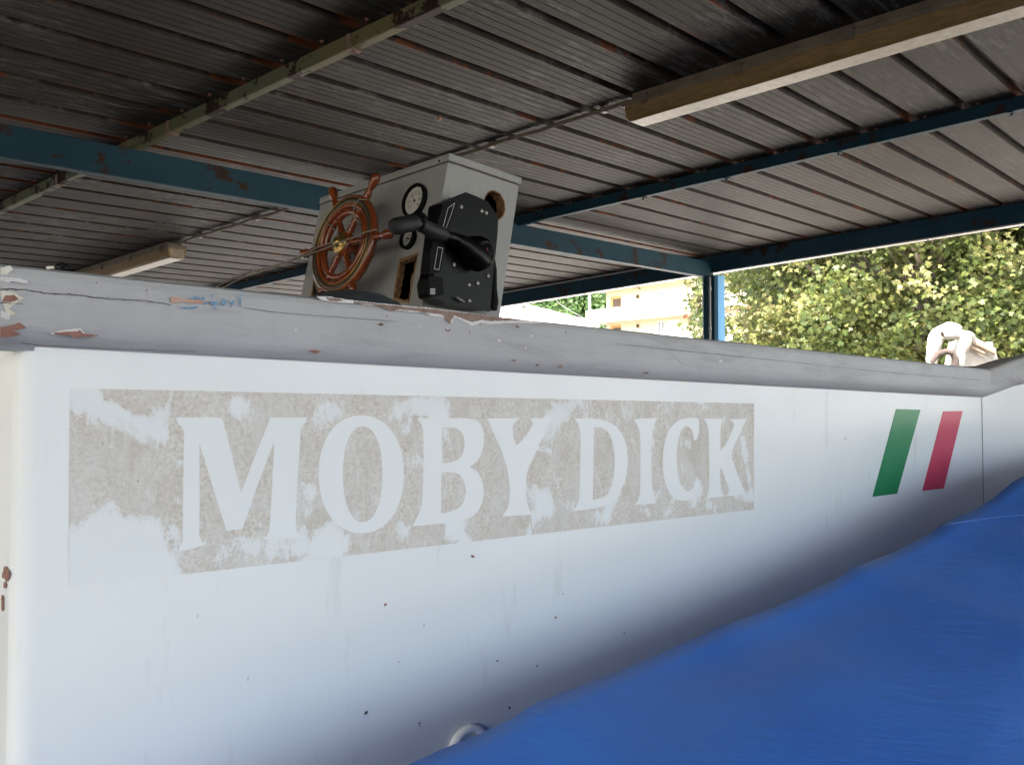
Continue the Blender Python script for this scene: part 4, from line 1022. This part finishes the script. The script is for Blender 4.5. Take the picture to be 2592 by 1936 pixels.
for lev in (0,-1,-2):
    zf=zslab+lev*st_h
    if zf<1: continue
    m=MB(); m.box(B0P,BX,(-1.5,-1.5,zf-.25),(xr,-.005,zf)); m.box(B0P,BX,(-1.5,-1.5,zf+.004),(xr*1.,-1.38,zf+1.05)); m.box(B0P,BX,(-1.5,-1.375,zf+.004),(-1.38,3,zf+1.05)); m.box(B0P,BX,(-1.5,.0,zf-.25),(-.005,3,zf)); m.build('balcony',WHT,bl)
    x0,_=bco(*k5(1092,960)); x1,_=bco(*k5(1175,960)); _,z0=bco(*k5(1130,1012)); _,z1_=bco(*k5(1130,937))
    o=MB(); o.box(B0P,BX,(x0,-.03,zf+.05),(x1,-.003,zf+2.4)); lg=o.build('loggia',ORG,bl)
    o=MB(); o.box(B0P,BX,(x0+.35,-.06,zf+1.0),(x1,-.033,zf+2.15)); o.build('opening',DRK,lg)
    xa,_=bco(*k5(1468,980)); xb,_=bco(*k5(1525,980)); xc,_=bco(*k5(1640,980))
    o=MB(); o.box(B0P,BX,(xa,-.05,zf+.1),(xb,-.003,zf+2.45)); wd=o.build('window',SHU,bl)
    for q in range(2):
        o=MB(); w_=(xb-xa)/2; 
        for j in range(2): o.box(B0P,BX,(xa+w_*q+.12,-.065,zf+.25+1.1*j),(xa+w_*q+w_-.08,-.052,zf+1.2+1.1*j))
        o.build('pane',GLS,wd)
    o=MB(); o.box(B0P,BX,(xb+.3,-.04,zf+.1),(xc,-.003,zf+2.4)); wd=o.build('window',SHU,bl)
    o=MB()
    for j in range(9): o.box(B0P,BX,(xb+.45,-.055,zf+.3+.22*j),(xc-.15,-.042,zf+.36+.22*j))
    o.build('shutter_slats',simple("grey_slats",(.45,.45,.42)),wd)
    xl,_=bco(*k5(1315,1150)); o=MB(); o.lathe(B0P+FD*xl+FNn*.15+Z*(zf+1.9),Z,[(0,.05),(.1,.16),(.3,.16),(.4,.05)],8); o.build('wall_lamp',DRK,bl)
# plastic chair on the balcony
ch=thing('chair',B0P+FD*(bco(*k5(1430,1045))[0])+FNn*.7+Z*(zslab+.01),'small dark chair on the upper balcony of the cream building','chair')
m=MB(); m.box(ch.location,BX,(-.25,-.25,.42),(.25,.25,.47)); m.build('seat',TIL,ch)
m=MB(); m.box(ch.location,BX,(-.25,.2,.475),(.25,.25,1.3)); m.build('backrest',TIL,ch)
for sx in (-.22,.19):
    for sy in (-.24,.2): m=MB(); m.box(ch.location,BX,(sx,sy,0),(sx+.05,sy+.05,.415)); m.build('leg',TIL,ch)
# building half seen through the tree
P=EYE+ray(1845,800)*(75/ray(1845,800).y); P.z=0
t=thing('house',P,'pink beige house glimpsed between the blue post and the tree','building')
m=MB(); m.box(P,(Vector((1,0,0)),Vector((0,1,0)),Z),(-2,0,0),(3.2,8,10.2)); m.build('wall',simple("pinkish_render",(.62,.50,.40),(.55,.43,.33),1,.9),t)
m=MB(); m.box(P,(Vector((1,0,0)),Vector((0,1,0)),Z),(-2.4,-.4,10.2),(3.6,8.4,10.5)); m.build('roof',TIL,t)
m=MB(); m.box(P,(Vector((1,0,0)),Vector((0,1,0)),Z),(1.2,-.05,6.3),(2.0,-.003,7.8)); m.build('window',GLS,t)
# low white building with a lean-to roof
Y0=60; e=lambda x,y,Y=Y0: EYE+ray(x,y)*(Y/ray(x,y).y)
t=thing('warehouse',Vector((e(1330,800).x,Y0,0)),'low white building with a sloping roof edge, beside the console','building')
a=e(*k5(150,1050)); b_=e(*k5(415,1040)); c=e(*k5(860,1150)); d=e(*k5(1000,1185))
m=MB(); pr=[Vector((a.x-6,Y0,0)),Vector((d.x,Y0,0)),Vector((d.x,Y0,d.z)),c,b_,Vector((b_.x-.01,Y0,b_.z)),a,Vector((a.x-6,Y0,a.z))]
m.poly(pr,0,Vector((0,9,0))); m.build('wall',WHT,t)
m=MB()
def slab(p,q,th=.22,dy0=-.35,dy1=9.4,mat=0):
    m.add([p+Vector((0,dy0,0)),q+Vector((0,dy0,0)),q+Vector((0,dy1,0)),p+Vector((0,dy1,0)),p+Vector((0,dy0,th)),q+Vector((0,dy0,th)),q+Vector((0,dy1,th)),p+Vector((0,dy1,th))],[(0,3,2,1),(4,5,6,7),(0,1,5,4),(1,2,6,5),(2,3,7,6),(3,0,4,7)],mat)
slab(b_+Z*.003,c+Vector((1.2,0,-.33))+Z*.003); slab(Vector((a.x-6,Y0,a.z+.003)),Vector((b_.x-.3,Y0,b_.z+.003)),.15); m.build('roof',simple("pale_roof",(.6,.58,.53)),t)
m=MB(); m.tube([e(*k5(225,1042)),e(*k5(240,1022)),e(*k5(420,1018)),e(*k5(418,1040))],.04,6); m.build('railing',SHU,t)
# street lamp
P=e(1493,900,40); P.z=0; top=e(1493,738,40)
t=thing('lamp_post',P,'thin white lamp post in front of the wooded hill','lamp post')
m=MB(); m.tube([P,Vector((P.x,P.y,3)),Vector((P.x,P.y,top.z+1.5))],[.09,.07,.05],10); m.build('pole',SHU,t)
m=MB(); m.box(Vector((P.x,P.y,top.z+1.5)),(Vector((1,0,0)),Vector((0,1,0)),Z),(-.5,-.12,0),(.5,.12,.12)); m.build('lamp_head',SHU,t)
# telephone wires
m=MB(); m.tube([e(*k5(600,930),50),e(*k5(700,1020),50),e(*k5(800,1080),50),e(*k5(930,1150),50)],.015,5); tag(m.build('cable',M['pipe']),'thin cable slanting down in front of the wooded hill','cable')
# hill
hmsh=MB(); NXh=60;NYh=24;Vv=[]
for j in range(NYh+1):
    for i in range(NXh+1):
        x=-160+320*i/NXh; y=150+160*j/NYh
        h_=44*math.exp(-((y-270)/75)**2)*(.75+.3*mn.noise(Vector((x*.02,y*.02,0))))*math.exp(-((x-5)/130)**2)
        Vv.append((x,y,h_-.8))
hmsh.add(Vv,[(j*(NXh+1)+i,j*(NXh+1)+i+1,(j+1)*(NXh+1)+i+1,(j+1)*(NXh+1)+i) for j in range(NYh) for i in range(NXh)],0,True)
tag(hmsh.build('hill',simple("green_hillside",(.03,.06,.015),(.06,.09,.02),.2,.95)),kind='structure')
cs=[];nr=[];tn=[];sz=[]
for k in range(420):
    x=rng.uniform(-30,60); y=rng.uniform(165,262); h_=44*math.exp(-((y-270)/75)**2)*(.75+.3*mn.noise(Vector((x*.02,y*.02,0))))*math.exp(-((x-5)/130)**2)-.8
    q=rng.normal(size=(60,3)); q/=np.linalg.norm(q,axis=1)[:,None]; q[:,2]=np.abs(q[:,2])
    cs.append(np.array([x,y,h_+1.2])+q*np.array([2.6,2.6,3.2])*rng.uniform(.7,1.1,(60,1))); nr.append(q+rng.normal(size=(60,3))*.3); tn.append(np.clip(rng.normal(rng.uniform(.15,.5),.15,60),0,1)); sz.append(rng.uniform(.6,1.1,60))
cs=np.concatenate(cs);nr=np.concatenate(nr);nr/=np.linalg.norm(nr,axis=1)[:,None]
LM2=leaf_mat("hill_foliage",(.02,.05,.012),(.05,.10,.02),(.12,.17,.04))
tag(leaf_object('hillside_woods',cs,nr,np.concatenate(sz),np.concatenate(tn),LM2,None),'dense green woods covering the hill behind the buildings','woods',kind='stuff')

# ================================================================== WHITE COVERED BOAT AT THE RIGHT
k6=lambda x,y:(1892+x/3.16,450+y/3.16)
YC=9.0
def cv(x,y,Y=YC): p=k6(x,y); r_=ray(*p); return EYE+r_*(Y/r_.y)
CLOTH=simple("white_canvas",(.36,.335,.29),(.28,.25,.20),8,.8,0,.4)
def crumple(o,amp=.018,fr=9):
    sb=o.modifiers.new('s','SUBSURF'); sb.levels=2; sb.render_levels=2
    tx=bpy.data.textures.new('fold','CLOUDS'); tx.noise_scale=1/fr; tx.noise_depth=2
    d=o.modifiers.new('d','DISPLACE'); d.texture=tx; d.strength=amp*2; d.texture_coords='GLOBAL'
t=thing('covered_motorboat',Vector((cv(1650,1500).x,YC,0)),'sunlit white boat wrapped in canvas, showing above the grey rail at the right','boat')
m=MB(); # canvas bundle: thick folded arch
arch=[(1478,1540),(1480,1420),(1490,1300),(1545,1225),(1620,1190),(1690,1225)]
m.tube([cv(*p) for p in arch],[.045,.06,.07,.075,.07,.05],14,0,False,False); crumple(m.build('canvas_roll',CLOTH,t),.03)
m=MB(); m.tube([cv(1560,1262,YC-.1),cv(1640,1250,YC-.1),cv(1720,1255,YC-.1),cv(1795,1265,YC-.1),cv(1805,1310,YC-.05)],[.04,.045,.05,.05,.03],12,0,False,False); crumple(m.build('canvas_fold',CLOTH,t),.03)
m=MB(); m.tube([cv(1760,1265,YC-.15),cv(1735,1340,YC-.15),cv(1700,1430,YC-.15),cv(1680,1530,YC-.15)],[.045,.055,.05,.045],12,0,False,False); crumple(m.build('canvas_strap',CLOTH,t),.03)
m=MB(); m.tube([cv(1475,1475,YC-.2),cv(1520,1410,YC-.2),cv(1580,1390,YC-.2),cv(1640,1400,YC-.2),cv(1665,1450,YC-.2),cv(1650,1540,YC-.2)],[.025,.03,.03,.035,.035,.03],10); m.build('dark_strap',simple("dark_brown_canvas",(.05,.035,.03),(.08,.06,.05),20,.9),t)
m=MB(); A=[cv(1690,1290),cv(1800,1290),cv(1985,1390),cv(2010,1480),cv(1900,1560),cv(1640,1560)]; m.poly(A,0,Vector((.12,.45,0))); m.build('cabin_side',CLOTH,t)
m=MB(); m.box(cv(1775,1280,YC-.05),((cv(1985,1392,YC-.05)-cv(1775,1280,YC-.05)).normalized(),Vector((.1,1,0)).normalized(),Z),(0,0,0),((cv(1985,1392)-cv(1775,1280)).length,.35,.035)); m.build('cabin_roof',simple("pale_cabin_roof",(.6,.56,.5)),t)
m=MB(); p=cv(1775,1305,YC-.06); m.tube([p,cv(1980,1405,YC-.06)],.02,8); m.tube([cv(1780,1350,YC-.05),cv(1890,1405,YC-.05)],.018,8); m.build('grab_rail',simple("brown_rail",(.25,.18,.12)),t)
m=MB(); p=cv(1930,1335,YC); m.lathe(p-Z*.06,Z,[(0,.028),(.01,.04),(.075,.04),(.085,.032),(.085,0)],16); m.build('round_lamp',CLOTH,t)
m=MB(); m.lathe(Vector((cv(1650,1500).x+.6,YC+.9,0)),Z,[(0,.5),(.9,1.3),(1.3,1.5),(1.45,1.4)],20); m.build('hull',CLOTH,t)
# twigs fully inside the crowns and small clutter are carried by the crown meshes
